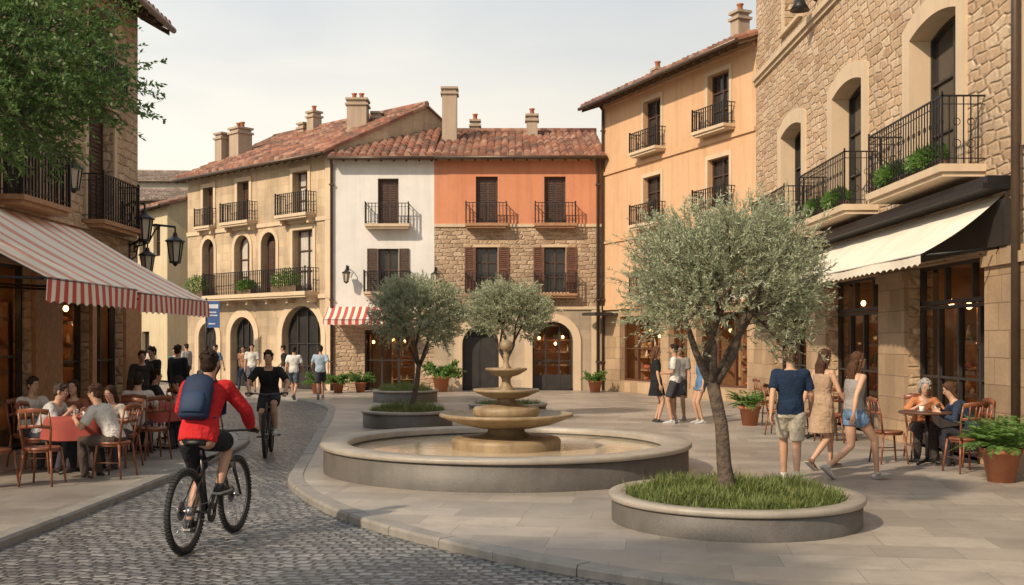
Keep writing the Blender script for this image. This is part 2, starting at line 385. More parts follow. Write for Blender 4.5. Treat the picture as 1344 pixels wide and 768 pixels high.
POSES={
 'stand':dict(pelvis=(0,0,.94),neck=(0,-.01,1.46),hands=[(-.25,.05,.86),(.25,.05,.86)],feet=[(-.11,0,.085),(.11,.03,.085)]),
 'contra':dict(pelvis=(.02,0,.94),neck=(0,0,1.46),hands=[(-.08,.25,1.10),(.26,.02,.86)],feet=[(-.13,.05,.085),(.10,-.02,.085)]),
 'walk':dict(pelvis=(0,0,.90),neck=(0,.04,1.42),hands=[(-.25,.26,.93),(.25,-.17,.89)],feet=[(-.07,-.34,.18),(.07,.30,.10)],fd=[(0,.75,-.66),(0,.98,.15)]),
 'walk2':dict(pelvis=(0,0,.91),neck=(0,.03,1.43),hands=[(-.24,-.16,.88),(.25,.24,.92)],feet=[(-.08,.25,.09),(.07,-.28,.15)],fd=[(0,1,.05),(0,.8,-.6)]),
 'sit':dict(pelvis=(0,0,.55),neck=(0,.08,1.05),hands=[(-.16,.42,.80),(.16,.42,.80)],feet=[(-.12,.40,.085),(.12,.44,.085)],kp=(0,.3,1)),
 'sitlean':dict(pelvis=(0,0,.55),neck=(0,.24,.98),hands=[(-.15,.48,.80),(.13,.44,.86)],feet=[(-.12,.36,.085),(.12,.30,.085)],kp=(0,.3,1),look=(0,-15)),
 'ride':dict(pelvis=(0,-.25,.985),neck=(0,-.05,1.465),hands=[(-.28,.25,1.04),(.28,.25,1.04)],feet=[(-.12,-.18,.235),(.12,-.08,.55)],kp=(0,1,.3),ep=(1,-.2,-.5),hd=(0,.9,-.1),curl=1.15,look=(0,4)),
 'ride2':dict(pelvis=(0,-.25,.985),neck=(0,-.02,1.45),hands=[(-.28,.26,1.035),(.28,.26,1.035)],feet=[(-.12,.04,.42),(.12,-.22,.36)],kp=(0,1,.3),ep=(1,-.2,-.5),hd=(0,.9,-.1),curl=1.15,look=(0,-4)),
}
def person(label,loc,face,s=1,pose='stand',top=('short',(.5,.5,.5)),bot=('shorts',(.1,.1,.1)),hair=('short',(.05,.03,.02)),
           skin=(.50,.29,.19),shoe=(.5,.5,.5),f=False,vox=.014,over=None,group=None):
    P=dict(POSES[pose]); P.update(over or {})
    side=V((1,0,0)); pel=V(P['pelvis']); nk=V(P['neck']); sd=(nk-pel).normalized(); fw=sd.cross(side)
    k=(nk-pel).length/.52
    sw=.15 if f else .178
    def torso(ex,t0,t1,mb,fw_=.0):
        S=[(-.10,.105,.085),(-.05,.158,.108),(.04,.165 if f else .158,.115),(.18,.122 if f else .14,.092),(.31,.14 if f else .162,.108+(.012 if f else 0)),(.41,.15 if f else .18,.11),(.475,.125 if f else .155,.085),(.52,.07,.062)]
        pts=[];rs=[]
        ts=[t0]+[q[0] for q in S if t0<q[0]<t1]+[t1]
        for tt in ts:
            for i in range(len(S)-1):
                if S[i][0]<=tt<=S[i+1][0]:
                    u=(tt-S[i][0])/(S[i+1][0]-S[i][0]); rx=S[i][1]*(1-u)+S[i+1][1]*u; ry=S[i][2]*(1-u)+S[i+1][2]*u
            bend=-fw*(.02*sin(max(0,min(1,tt/.5))*pi))
            pts.append(pel+sd*tt*k+bend); rs.append((rx+ex,ry+ex))
        mb.tube(pts,rs,16,side=side)
    hips=[pel+side*x*.088-sd*.03 for x in (-1,1)]
    sh=[nk+side*x*sw-sd*.055 for x in (-1,1)]
    kp=V(P.get('kp',(0,1,0))); ep=V(P.get('ep',(.5,-1,-.1)))
    kn=[];an=[];el=[];wr=[]
    for i in (0,1):
        a,b=ik(hips[i],V(P['feet'][i]),.43,.43,kp); kn.append(a);an.append(b)
        sg=-1 if i==0 else 1
        a,b=ik(sh[i],V(P['hands'][i]),.285,.25,V((ep.x*sg,ep.y,ep.z))); el.append(a);wr.append(b)
    g=.88 if f else 1
    B=MB(); torso(0,-.10,.52,B)
    hc=nk+sd*.05+V((0,.02,.115))
    B.tube([nk-sd*.08,nk+sd*.02,hc-V((0,.015,.04))],[.062*g,.056*g,.055*g],12)
    ly,lp=P.get('look',(0,0))
    HM=Matrix.Translation(hc)@Matrix.Rotation(radians(ly),4,'Z')@Matrix.Rotation(radians(lp),4,'X')
    B.ell((0,-.008,.025),(.073,.092,.092),M=HM); B.ell((0,.018,-.03),(.058,.07,.085),M=HM); B.ell((0,.055,-.088),(.03,.028,.024),M=HM)
    for i in (0,1):
        sg=-1 if i==0 else 1
        B.tube([nk-sd*.07+side*sg*.05,sh[i]],[.06*g,.058*g],10,rnd=True)
        m1=sh[i].lerp(el[i],.4); m2=el[i].lerp(wr[i],.35)
        B.tube([sh[i],m1,el[i],m2,wr[i]],[.054*g,.048*g,.038*g,.04*g,.025*g],10,rnd=True)
        hd=V(P['hd']) if 'hd' in P else (wr[i]-el[i]); hd.normalize()
        ac=side.cross(hd) if abs(side.dot(hd))<.8 else V((0,1,0)); 
        if 'hd' in P: ac=side.copy()*sg
        ac.normalize()
        pn=hd.cross(ac); 
        if 'hd' in P:
            if pn.z>0: pn=-pn
        elif pn.dot(side)*sg>0: pn=-pn
        B.tube([wr[i],wr[i]+hd*.03,wr[i]+hd*.085],[(.026,.02),(.038,.017),(.038,.014)],10,side=ac,rnd=True)
        P.setdefault('_h',[]).append((wr[i],hd,ac,pn))
        th=hips[i].lerp(kn[i],.35); cf=kn[i].lerp(an[i],.3)
        B.tube([hips[i],th,kn[i],cf,an[i],an[i]-V((0,0,.02))],[.088,.08,.055,.056*g,.035*g,.034],12,rnd=True)
    B=remesh(B,vox)
    for wrp,hd,ac,pn in P['_h']:
        cu=P.get('curl',.4)
        for j,(o,l) in enumerate(((-.029,.062),(-.0095,.075),(.0095,.08),(.029,.07))):
            p=wrp+hd*.08+ac*o; pts=[p-hd*.02]; d=hd.copy(); a=0
            for q,fr in enumerate((.42,.33,.25)):
                pts.append(p.copy()); a+=cu*(.5 if q==0 else .9); d=hd*cos(a)+pn*sin(a); p=p+d*l*fr
            pts.append(p); B.tube(pts,[.009,.0088,.008,.0075,.006],6,rnd=True)
        p=wrp+hd*.03+ac*.03; d=(hd*.6+ac*.6+pn*.5).normalized()
        B.tube([p-ac*.012,p+d*.035,p+d*.035+(hd*.8+pn*.5).normalized()*.03],[.011,.010,.007],6,rnd=True)
    B.tube([HM@V((0,.082,.018)),HM@V((0,.098,-.012)),HM@V((0,.088,-.024))],[.007,.012,.009],6,rnd=True)
    for x in (-1,1):
        B.ell((x*.074,-.004,-.005),(.009,.02,.03),M=HM,nu=8,nv=6)
        B.ell((x*.03,.082,.012),(.013,.008,.008),mi=1,M=HM,nu=8,nv=6)
        B.ell((x*.03,.0885,.012),(.006,.004,.006),mi=2,M=HM,nu=6,nv=5)
        B.ell((x*.03,.086,.032),(.018,.006,.004),mi=2,M=HM,nu=6,nv=5)
    B.ell((0,.083,-.055),(.022,.007,.007),mi=3,M=HM,nu=8,nv=5)
    sk=cm('skin',skin)
    hm=cm('hair',hair[1])
    body=B.obj('person',[sk,mat('eye_white',(.7,.68,.65),bump=0,rough=.2),hm,mat('lips',(.38,.13,.10),bump=0)],loc=loc,rotz=face,label=label,cat='person',group=group)
    body.scale=(s,)*3
    H=MB(); H.ell((0,-.018,.036),(.081,.094,.093),M=HM); H.ell((0,-.045,-.01),(.072,.062,.075),M=HM)
    if hair[0]=='short':
        H.ell((0,.035,.085),(.055,.045,.035),M=HM)
        rr=random.Random(int(abs(loc[0])*100)); 
        for _ in range(26):
            a=rr.uniform(0,2*pi); z=rr.uniform(.0,1); q=sqrt(max(0,1-z*z))
            c=V((q*cos(a)*.072,-.02+q*sin(a)*.083,.045+z*.08))
            if c.y>.045 and c.z<.08: continue
            H.ell(c,(.022,.024,.018),M=HM,nu=7,nv=5)
    else:
        for x in (-1,1):
            H.tube([HM@V((x*.045,.04,.09)),HM@V((x*.072,.01,.03)),HM@V((x*.075,-.02,-.06)),HM@V((x*.07,-.045,-.15 if hair[0]!='curly' else -.09))],[.02,.02,.022,.016],8,rnd=True)
    if hair[0]=='long':
        b=HM@V((0,-.06,0)); H.tube([b,b+V((0,-.03,-.12)),b+V((0,-.04,-.25))-fw*.02,b+V((0,-.03,-.38))-fw*.02],[(.075,.04),(.085,.04),(.075,.032),(.03,.012)],12,side=side,rnd=True)
        rr=random.Random(4)
        for _ in range(16):
            x=rr.uniform(-.075,.075); l=rr.uniform(.26,.42); w=rr.uniform(-.03,.03)
            H.tube([b+V((x*.8,-.02,.0)),b+V((x+w*.4,-.065,-l*.4)),b+V((x+w,-.06,-l*.75)),b+V((x+w*.3,-.04,-l))],[.014,.016,.013,.004],6,rnd=True)
    if hair[0]=='bun': H.ell((0,-.10,.045),(.035,.035,.035),M=HM)
    if hair[0]=='curly':
        rr=random.Random(3)
        for _ in range(70):
            a=rr.uniform(0,2*pi); z=rr.uniform(-.6,1); q=sqrt(max(0,1-z*z))
            c=V((q*cos(a)*.082,-.02+q*sin(a)*.088,.03+z*.092))
            if c.y>.04 and c.z<.065: continue
            H.ell(c,(.024,.024,.022),M=HM,nu=7,nv=5)
    H.obj('hair',hm,body)
    def arm_tube(mb,i,frac,ex):
        if frac<=0: return
        pts=[sh[i]]; rs=[.056*g+ex]
        if frac<=.55:
            u=frac/.55; pts.append(sh[i].lerp(el[i],u*.5)); rs.append(.05*g+ex+.006); pts.append(sh[i].lerp(el[i],u)); rs.append(.045*g+ex+.01)
        else:
            u=(frac-.55)/.45; pts+= [sh[i].lerp(el[i],.5),el[i],el[i].lerp(wr[i],u*.5),el[i].lerp(wr[i],u)]; rs+=[.05*g+ex,.043*g+ex,.042*g+ex,.031*g+ex]
        mb.tube(pts,rs,12)
    if top:
        T=MB(); ex=.014 if top[0]!='jacket' else .024
        lo=-.06 if top[0]!='tank' else .03
        torso(ex,lo,.50 if top[0]!='tank' else .42,T)
        if top[0]!='tank':
            for i in (0,1):
                sg=-1 if i==0 else 1
                T.tube([nk-sd*.075+side*sg*.04,sh[i]],[.062*g+ex*.6,.058*g+ex*.8],10,rnd=True)
                arm_tube(T,i,{'short':.42,'long':.97,'jacket':.97}[top[0]],ex*.8)
        else:
            for x in (-1,1): T.tube([nk-sd*.13+side*x*.085+fw*.085,nk-sd*.015+side*x*.085,nk-sd*.13+side*x*.085-fw*.09],[(.02,.012)]*3,8)
        T=remesh(T,vox*1.05,2); T.obj('shirt' if top[0]!='jacket' else 'jacket',cm('cloth',top[1]),body)
    Bt=MB(); kind=bot[0]
    if kind in('shorts','hotpants','trousers'):
        torso(.011,-.10,.10,Bt)
        for i in (0,1):
            if kind=='trousers':
                Bt.tube([hips[i],hips[i].lerp(kn[i],.4),kn[i],kn[i].lerp(an[i],.4),kn[i].lerp(an[i],.97)],[.10,.095,.072,.068,.056],12,rnd=True)
            else:
                u=.82 if kind=='shorts' else .36
                Bt.tube([hips[i],hips[i].lerp(kn[i],u*.5),hips[i].lerp(kn[i],u)],[.102,.101,.092 if u>.5 else .1],14)
        nm='trousers' if kind=='trousers' else 'shorts'
    else:
        hem={'dress':.52,'skirt':.62}[kind]
        torso(.016,-.02,.44 if kind=='dress' else .12,Bt)
        mid=(V(P['feet'][0])+V(P['feet'][1]))/2
        Bt.tube([pel+sd*.08,pel-V((0,0,.05)),V((mid.x*.5,mid.y*.4,hem+.1)),V((mid.x*.5,mid.y*.5,hem))],[(.155,.12),(.178,.14),(.185,.18),(.195,.20)],18,side=side)
        if kind=='dress':
            for x in (-1,1): Bt.tube([nk-sd*.12+side*x*.08+fw*.08,nk-sd*.01+side*x*.08,nk-sd*.12+side*x*.08-fw*.085],[(.02,.012)]*3,8)
        nm='dress' if kind=='dress' else 'skirt'
    Bt=remesh(Bt,vox*1.05,2); Bt.obj(nm,cm('cloth',bot[1]),body)
    for i in (0,1):
        S=MB(); a=an[i]; fd=V(P.get('fd',[(0,1,0),(0,1,0)])[i]).normalized()
        sd2=V((1,0,0)); up=sd2.cross(fd)
        S.tube([a-fd*.055-up*.05,a+fd*.02-up*.045,a+fd*.12-up*.058,a+fd*.175-up*.064],[(.032,.033),(.036,.04),(.043,.027),(.032,.02)],12,side=sd2,rnd=True)
        S.tube([a-up*.04,a+up*.005],[.046,.042],12)
        S.box(-.04,.04,-.08,.195,-.012,.006,1,Matrix.Translation(a-up*.075)@Matrix(((1,0,0,0),(0,fd.y,up.y,0),(0,fd.z,up.z,0),(0,0,0,1))))
        S.obj('shoe',[cm('shoe',shoe,.6),mat('shoe_sole',(.35,.34,.32))],body)
    return body

# ------------------------------------------------------------------ bicycle
def bicycle(label,loc,face,fc,crank):
    e=empty('bicycle',loc,face,label,'bicycle')
    ra=V((0,-.52,.365)); fa=V((0,.56,.365)); bb=V((0,-.08,.29)); st=V((0,-.2,.80)); ht=V((0,.33,.86)); hb=V((0,.385,.66))
    pm=mat('bike_paint_%d'%int(fc[0]*999),fc,rough=.3,bump=0)
    m=MB()
    for a,b,r in ((bb,st,.018),(V((0,-.19,.75)),V((0,.345,.81)),.019),(bb,V((0,.37,.70)),.023),(ht,hb,.024)): m.tube([a,b],r,10)
    for x in (-1,1):
        o=V((x*.055,0,0)); m.tube([bb+o*.5,ra+o],.012,8); m.tube([V((0,-.185,.72))+o*.4,ra+o],.010,8)
    m.obj('frame',pm,e)
    m=MB()
    for x in (-1,1):
        o=V((x*.055,0,0)); m.tube([hb+o+V((0,0,.0)),hb.lerp(fa,.5)+o,fa+o],[.02,.017,.012],8)
    m.box(-.07,.07,.36,.41,.64,.69); m.obj('fork',M['black'],e)
    for c,nm in ((ra,'wheel'),(fa,'wheel')):
        w=MB(); w.tube([c-V((.05,0,0)),c+V((.05,0,0))],.02,10)
        for i in range(28):
            a=2*pi*i/28; w.tube([c+V(((.03 if i%2 else -.03),.015*cos(a+.6),.015*sin(a+.6))),c+V((0,.315*cos(a),.315*sin(a)))],.0016,3)
        wo=w.obj('wheel',M['steel'],e)
        w=MB(); w.torus(c,.338,.027,n=48,k=8); 
        for i in range(64):
            a=2*pi*i/64; w.box(-.022,.022,-.007,.007,.358,.370,0,Matrix.Translation(c)@Matrix.Rotation(a,4,'X'))
        w.obj('tyre',M['rubber'],wo)
        w=MB(); w.torus(c,.312,.011,n=48,k=6); w.obj('rim',M['black'],wo)
        w=MB(); w.lathe([(.02,-.003),(.08,-.003),(.08,.003),(.02,.003)],20,M=Matrix.Translation(c+V((-.04,0,0)))@Matrix.Rotation(pi/2,4,'Y')); w.obj('brake_disc',M['steel'],wo)
    m=MB(); m.tube([st,V((0,-.235,.925))],.014,8); m.obj('seat_post',M['steel'],e)
    m=MB(); m.tube([(0,-.37,.945),(0,-.30,.95),(0,-.2,.945),(0,-.09,.935)],[(.06,.02),(.075,.024),(.035,.02),(.018,.014)],14,side=(1,0,0),rnd=True); m.obj('saddle',M['black'],e)
    m=MB(); m.tube([ht,V((0,.35,.96)),V((0,.38,.985))],[.016,.016,.018],8)
    m.tube([(-.33,.31,1.0),(-.2,.345,1.0),(0,.38,.985),(.2,.345,1.0),(.33,.31,1.0)],.012,8); hbo=m.obj('handlebar',M['black'],e)
    for x in (-1,1):
        m=MB(); m.tube([(x*.335,.308,1.0),(x*.22,.34,1.0)],.018,8); m.tube([(x*.2,.36,.99),(x*.26,.40,.975),(x*.3,.395,.965)],.006,6); m.obj('grip',M['rubber'],hbo)
    m=MB(); m.lathe([(.03,-.003),(.095,-.003),(.095,.003),(.03,.003)],24,M=Matrix.Translation(bb+V((.045,0,0)))@Matrix.Rotation(pi/2,4,'Y'))
    for x,a in ((1,crank),(-1,crank+180)):
        p=bb+V((x*.085,.17*cos(radians(a)),.17*sin(radians(a)))); m.tube([bb+V((x*.07,0,0)),p],.012,6)
        m.box(p.x-.01 if x>0 else p.x-.09,p.x+.09 if x>0 else p.x+.01,p.y-.045,p.y+.045,p.z-.012,p.z+.012)
    m.obj('crank_and_pedals',M['black'],e)
    m=MB()
    for z in (.095,-.095): m.tube([bb+V((.045,0,z)),ra+V((.045,0,z*.4))],.005,4)
    m.lathe([(.01,-.02),(.045,-.02),(.03,.02),(.01,.02)],14,M=Matrix.Translation(ra+V((.045,0,0)))@Matrix.Rotation(pi/2,4,'Y'))
    m.obj('chain',M['steel'],e)
    return e
RZ=-.08
f1=radians(-8); b1=V((-2.74,9.7,RZ))
bicycle('black mountain bicycle with knobbly tyres ridden by the red-jacket cyclist',b1,f1,(.02,.02,.022),70)
person('cyclist in red jacket and blue backpack riding away',b1,f1,1,'ride',('jacket',(.50,.022,.025)),('shorts',(.015,.015,.02)),('short',(.035,.02,.013)),(.42,.23,.15),(.03,.03,.035),vox=.011)
e=empty('backpack',b1,f1,'navy blue backpack worn by the cyclist in red','backpack')
sdv=V((0,.20,.48)).normalized(); fwv=sdv.cross(V((1,0,0)))
m=MB(); Mb=Matrix.Translation(V((0,-.25,.985))+sdv*.31-fwv*.18)@Matrix(((1,0,0,0),(0,fwv.y,sdv.y,0),(0,fwv.z,sdv.z,0),(0,0,0,1)))
def rbox(mb,M_,hx,hy,hz,mi=0):
    pts=[M_@V((0,0,z)) for z in (-hz,-hz*.9,-hz*.3,hz*.4,hz*.85,hz)]
    mb.tube(pts,[(hx*.75,hy*.7),(hx*.95,hy*.95),(hx,hy),(hx,hy*.95),(hx*.85,hy*.75),(hx*.5,hy*.45)],20,mi,side=(1,0,0))
rbox(m,Mb,.145,.08,.205); m.obj('bag_body',mat('navy_nylon',(.012,.026,.065),(.008,.016,.042),ns=6,rough=.7,spec=.3),e)
m=MB(); rbox(m,Mb@Matrix.Translation((0,-.06,-.07)),.11,.045,.10); m.obj('front_pocket',mat('navy_nylon_pocket',(.02,.042,.095),rough=.7,spec=.3),e)
m=MB(); m.tube([Mb@V((-.03,.0,.19)),Mb@V((-.02,-.02,.235)),Mb@V((.02,-.02,.235)),Mb@V((.03,.0,.19))],.009,6); m.obj('handle',M['black'],e)
for x in (-1,1):
    m=MB(); m.tube([Mb@V((x*.09,.05,.17)),Mb@V((x*.105,.17,.21)),Mb@V((x*.12,.31,.12)),Mb@V((x*.14,.31,-.05)),Mb@V((x*.14,.1,-.16))],[(.022,.007)]*5,8,side=(1,0,0)); m.obj('strap',MC['navy_nylon_pocket'],e)
f2=radians(188); b2=V((-3.95,17.3,RZ))
bicycle('black city bicycle coming towards the fountain',b2,f2,(.022,.02,.02),0)
person('cyclist in black T-shirt and shorts riding forward',b2,f2,.97,'ride2',('short',(.018,.018,.02)),('shorts',(.03,.03,.035)),('short',(.03,.02,.015)),(.42,.25,.17),(.5,.5,.5),vox=.013)

person('man in navy T-shirt and beige shorts walking away',(3.46,13.25,0),radians(-14),.98,'walk2',('short',(.014,.028,.062)),('shorts',(.50,.45,.37)),('short',(.14,.08,.045)),(.48,.28,.18),(.62,.6,.57),vox=.012)
person('woman in tan sleeveless dress walking beside a man',(4.25,14.6,0),radians(-60),.96,'walk2',None,('dress',(.40,.28,.19)),('long',(.10,.05,.03)),(.50,.30,.20),(.25,.15,.1),f=True,vox=.012)
person('young woman in grey tank top and denim shorts mid-stride',(4.33,13.5,0),radians(-75),.95,'walk',('tank',(.30,.28,.27)),('hotpants',(.15,.25,.40)),('long',(.12,.055,.03)),(.52,.31,.21),(.55,.5,.45),f=True,vox=.012)
person('woman in short black dress chatting in a group',(3.10,22.9,0),radians(-90),.94,'stand',('short',(.02,.02,.022)),('skirt',(.02,.02,.022)),('long',(.16,.08,.04)),(.5,.3,.2),(.05,.05,.05),f=True,vox=.016)
person('man in white T-shirt and dark shorts facing friends',(3.46,22.7,0),radians(75),.97,'contra',('short',(.66,.64,.6)),('shorts',(.05,.05,.06)),('short',(.05,.03,.02)),(.45,.26,.17),(.5,.5,.5),vox=.016)
person('person in grey T-shirt standing behind friends',(3.72,23.7,0),radians(160),.95,'stand',('short',(.25,.24,.23)),('shorts',(.08,.08,.09)),('short',(.06,.035,.02)),(.45,.26,.17),(.3,.3,.3),vox=.018)
person('woman in blue top and shorts with long fair hair',(4.02,22.7,0),radians(100),.90,'stand',('short',(.10,.20,.36)),('hotpants',(.12,.2,.33)),('long',(.28,.17,.09)),(.5,.3,.2),(.5,.5,.5),f=True,vox=.016)
for lb,x,y,rz,s,ps,tp,bt in (
 ('man in white T-shirt walking away over the square',-6.65,32.5,0,.93,'walk2',('short',(.68,.67,.65)),('shorts',(.10,.12,.16))),
 ('man in light blue T-shirt and dark shorts walking away',-5.8,32.3,10,.95,'walk',('short',(.35,.45,.55)),('shorts',(.06,.06,.08))),
 ('man in black jacket and trousers standing in the shade',-7.45,23.8,-20,1.0,'stand',('jacket',(.02,.02,.022)),('trousers',(.02,.02,.025))),
 ('man in black jacket looking down the street',-7.75,23.0,150,.98,'contra',('jacket',(.025,.025,.028)),('trousers',(.025,.03,.04))),
 ('person in dark coat walking near the corner',-7.7,22.2,200,.95,'walk2',('long',(.04,.035,.035)),('trousers',(.03,.03,.04))),
 ('person in white shirt by the far arcade',-8.9,36.5,190,.95,'stand',('short',(.6,.58,.55)),('shorts',(.1,.1,.12))),
 ('person in brown top by the far arcade',-9.6,38.2,170,.93,'walk',('short',(.3,.16,.1)),('trousers',(.05,.06,.1))),
 ('person in blue shirt near the beige building',-10.4,37.5,150,.95,'walk2',('short',(.12,.2,.35)),('trousers',(.05,.05,.05))),
 ('person in red top near the beige building',-11.0,38.4,20,.92,'stand',('short',(.4,.08,.06)),('shorts',(.06,.08,.15))),
 ('person in grey shirt standing in the street',-11.9,39.0,60,.95,'contra',('short',(.35,.35,.36)),('trousers',(.04,.04,.05))),
 ('person in pale top walking in the side street',-12.9,38.0,0,.93,'walk',('short',(.5,.45,.4)),('trousers',(.08,.07,.06))),
 ('person in black top crossing the far street',-7.9,37.0,100,.94,'walk2',('short',(.03,.03,.03)),('shorts',(.3,.27,.2))),
 ('person in orange top in the side street',-11.6,33.5,-30,.90,'walk',('short',(.5,.2,.08)),('trousers',(.06,.06,.08))),
 ('person in teal shirt in the side street',-10.9,34.5,160,.93,'contra',('short',(.08,.2,.22)),('trousers',(.06,.06,.08))),
):
    person(lb,(x,y,RZ if y<35.5 and x<-7 else 0.0),radians(rz),s,ps,tp,bt,('short',(.04,.025,.02)),(.45,.27,.18),(.12,.1,.1),vox=.02)
# seated
def chair_make(loc,rot,label,group,s=1):
    e=empty('chair',loc,rot,label,'chair',group)
    m=MB(); m.tube([(0,0,.435),(0,0,.465)],[(.20,.20),(.205,.2)],20,side=(1,0,0)); m.lathe([(.185,.41),(.19,.438)],20); m.obj('seat',M['woodred'],e)
    for x in (-1,1):
        for y in (-1,1):
            m=MB(); m.tube([(x*.16,y*.15,.44),(x*.2,y*.2,0)],[.017,.013],8); m.obj('leg',M['woodred'],e)
    m=MB()
    for x in (-1,1): m.tube([(x*.16,-.16,.44),(x*.185,-.20,.7),(x*.18,-.245,.90)],[.016,.015,.013],8)
    m.tube([(-.18,-.245,.90),(0,-.27,.925),(.18,-.245,.90)],[(.012,.035)]*3,8,side=(0,1,.2))
    m.tube([(-.18,-.215,.72),(0,-.235,.73),(.18,-.215,.72)],[(.010,.022)]*3,8,side=(0,1,.2))
    for x in (-.09,0,.09): m.tube([(x,-.235,.72),(x,-.262,.90)],.009,6)
    m.obj('backrest',M['woodred'],e)
    for x in (-1,1):
        m=MB(); m.tube([(x*.18,.175,.2),(x*.18,-.175,.2)],.008,6); m.obj('stretcher',M['wood'],e)
    return e
def dup(src,loc,rot,label=None):
    n=src.copy(); COL.objects.link(n); n.location=loc; n.rotation_euler=(0,0,rot)
    if label: n['label']=label
    def rec(o,p):
        for c in o.children:
            c2=c.copy(); COL.objects.link(c2); c2.parent=p; rec(c,c2)
    rec(src,n); return n
GL='café chairs on the pavement terrace'
ch=None
seats=[(-6.32,14.3,-90),(-6.15,15.05,180),(-5.12,13.75,80),(-6.3,17.0,-80),(-5.75,16.35,10),(-5.45,14.9,165),
 (-5.72,13.0,0),(-6.2,12.75,-20),(-5.2,17.5,95),(-5.75,18.1,180),(-6.75,14.9,-120),(-6.95,15.9,-90),(-5.5,19.3,150),(-6.5,19.2,-60),(-5.35,15.9,40),
 (5.42,15.35,-85),(6.12,15.95,175),(6.45,15.0,90),(6.05,14.25,10),
 (5.2,19.2,-90),(5.9,19.0,80),(5.5,18.5,0),(5.5,23.0,-80),(5.0,20.0,-120)]
for i,(x,y,r) in enumerate(seats):
    if ch is None: ch=chair_make((x,y,0),radians(r),'varnished red-brown wooden café chair on the pavement','chair')
    else: dup(ch,(x,y,0),radians(r))
for o in list(COL.objects):
    if o.name.startswith('chair') and o.parent is None: o['group']=GL
def table(loc,label,cloth=False):
    e=empty('table',loc,0,label,'table')
    m=MB(); m.lathe([(.001,.72),(.38,.72),(.40,.73),(.40,.745),(.38,.755),(.001,.755)],28); m.obj('table_top',M['wood'],e)
    m=MB(); m.tube([(0,0,.03),(0,0,.72)],.03,10); 
    for a in range(4): m.tube([(0,0,.06),(.28*cos(a*pi/2+.7),.28*sin(a*pi/2+.7),.02)],[.025,.018],8)
    m.obj('table_leg',M['iron'],e)
    if cloth:
        m=MB(); n=36
        vs=[(0,0,.762)];fs=[]
        for r,z in ((.2,.762),(.41,.761),(.435,.72),(.46,.6),(.48,.47)):
            for k in range(n):
                a=2*pi*k/n; w=1+(.05*sin(k*2*pi/6) if z<.73 else 0); vs.append((r*w*cos(a),r*w*sin(a),z))
        for k in range(n): fs.append((0,1+k,1+(k+1)%n))
        for j in range(4):
            for k in range(n): fs.append((1+j*n+k,1+(j+1)*n+k,1+(j+1)*n+(k+1)%n,1+j*n+(k+1)%n))
        m.add(vs,fs,0,True); m.obj('tablecloth',M['cloth'],e)
    return e
table((-5.72,14.15,0),'round café table with red tablecloth',True)
table((-5.85,17.15,0),'round café table with red tablecloth near kerb',True)
table((-6.05,19.0,0),'round café table with red tablecloth by the doorway',True)
table((5.92,15.2,0),'small round dark café table with cups')
table((5.5,19.3,0),'small round café table by the shopfront')
def cup(loc):
    m=MB(); m.lathe([(.001,0),(.03,0),(.038,.07),(.034,.07),(.027,.008),(.001,.008)],14); m.lathe([(.001,-.004),(.06,.003),(.062,.007),(.001,.002)],18)
    m.obj('cup',mat('white_china',(.75,.73,.7),rough=.2,bump=0),loc=loc,label='small white china cup on saucer on a café table',cat='cup')
for p in ((5.8,15.1,.76),(6.1,15.3,.76),(-5.6,14.0,.768),(-5.85,14.3,.768),(-5.75,17.0,.768)): cup(p)
sp=dict(vox=.014)
person('seated man in pale grey shirt at a café table',(-6.32,14.3,-.03),radians(-90),.97,'sitlean',('short',(.50,.50,.50)),('trousers',(.06,.06,.08)),('short',(.09,.07,.06)),(.48,.28,.19),(.05,.04,.03),**sp)
person('seated woman in brown top facing the square',(-6.15,15.05,-.03),radians(180),.93,'sit',('short',(.25,.10,.06)),('trousers',(.05,.04,.05)),('bun',(.06,.03,.02)),(.5,.3,.2),(.05,.04,.03),f=True,**sp)
person('seated man in white shirt leaning over the table',(-5.12,13.75,-.03),radians(80),.97,'sitlean',('short',(.62,.58,.54)),('trousers',(.08,.06,.05)),('short',(.10,.05,.03)),(.46,.27,.18),(.04,.03,.03),**sp)
person('seated woman in cream top with long brown hair',(-5.45,14.9,-.03),radians(165),.93,'sitlean',('short',(.58,.52,.45)),('trousers',(.06,.05,.06)),('long',(.07,.035,.02)),(.5,.3,.2),(.05,.04,.03),f=True,**sp)
person('seated man in white polo shirt near the shop window',(-6.75,14.9,-.03),radians(-120),.96,'sit',('short',(.62,.60,.56)),('trousers',(.06,.05,.06)),('short',(.05,.035,.025)),(.46,.27,.18),(.05,.04,.03),vox=.016)
person('seated woman in white blouse at a café table',(-6.3,17.0,-.03),radians(-80),.93,'sitlean',('short',(.6,.55,.5)),('trousers',(.05,.05,.08)),('long',(.08,.04,.025)),(.5,.3,.2),(.05,.04,.03),f=True,**sp)
person('seated man in pale shirt seen from behind',(-5.75,16.35,-.03),radians(10),.97,'sit',('short',(.55,.50,.46)),('trousers',(.04,.04,.06)),('short',(.04,.025,.02)),(.46,.27,.18),(.04,.03,.03),**sp)
person('seated man in peach shirt at the kerbside table',(-5.2,17.5,-.03),radians(95),.95,'sitlean',('short',(.55,.33,.24)),('trousers',(.06,.06,.07)),('short',(.05,.03,.02)),(.46,.27,.18),(.04,.03,.03),vox=.018)
person('seated person in dark shirt near the doorway',(-6.5,19.2,-.03),radians(-60),.95,'sit',('long',(.05,.05,.06)),('trousers',(.05,.05,.06)),('short',(.05,.03,.02)),(.46,.27,.18),(.04,.03,.03),vox=.018)
person('elderly woman with grey hair and orange top seated',(6.12,15.95,-.03),radians(170),.97,'sitlean',('short',(.50,.20,.09)),('trousers',(.06,.05,.05)),('curly',(.50,.48,.45)),(.5,.3,.21),(.05,.04,.03),f=True,**sp)
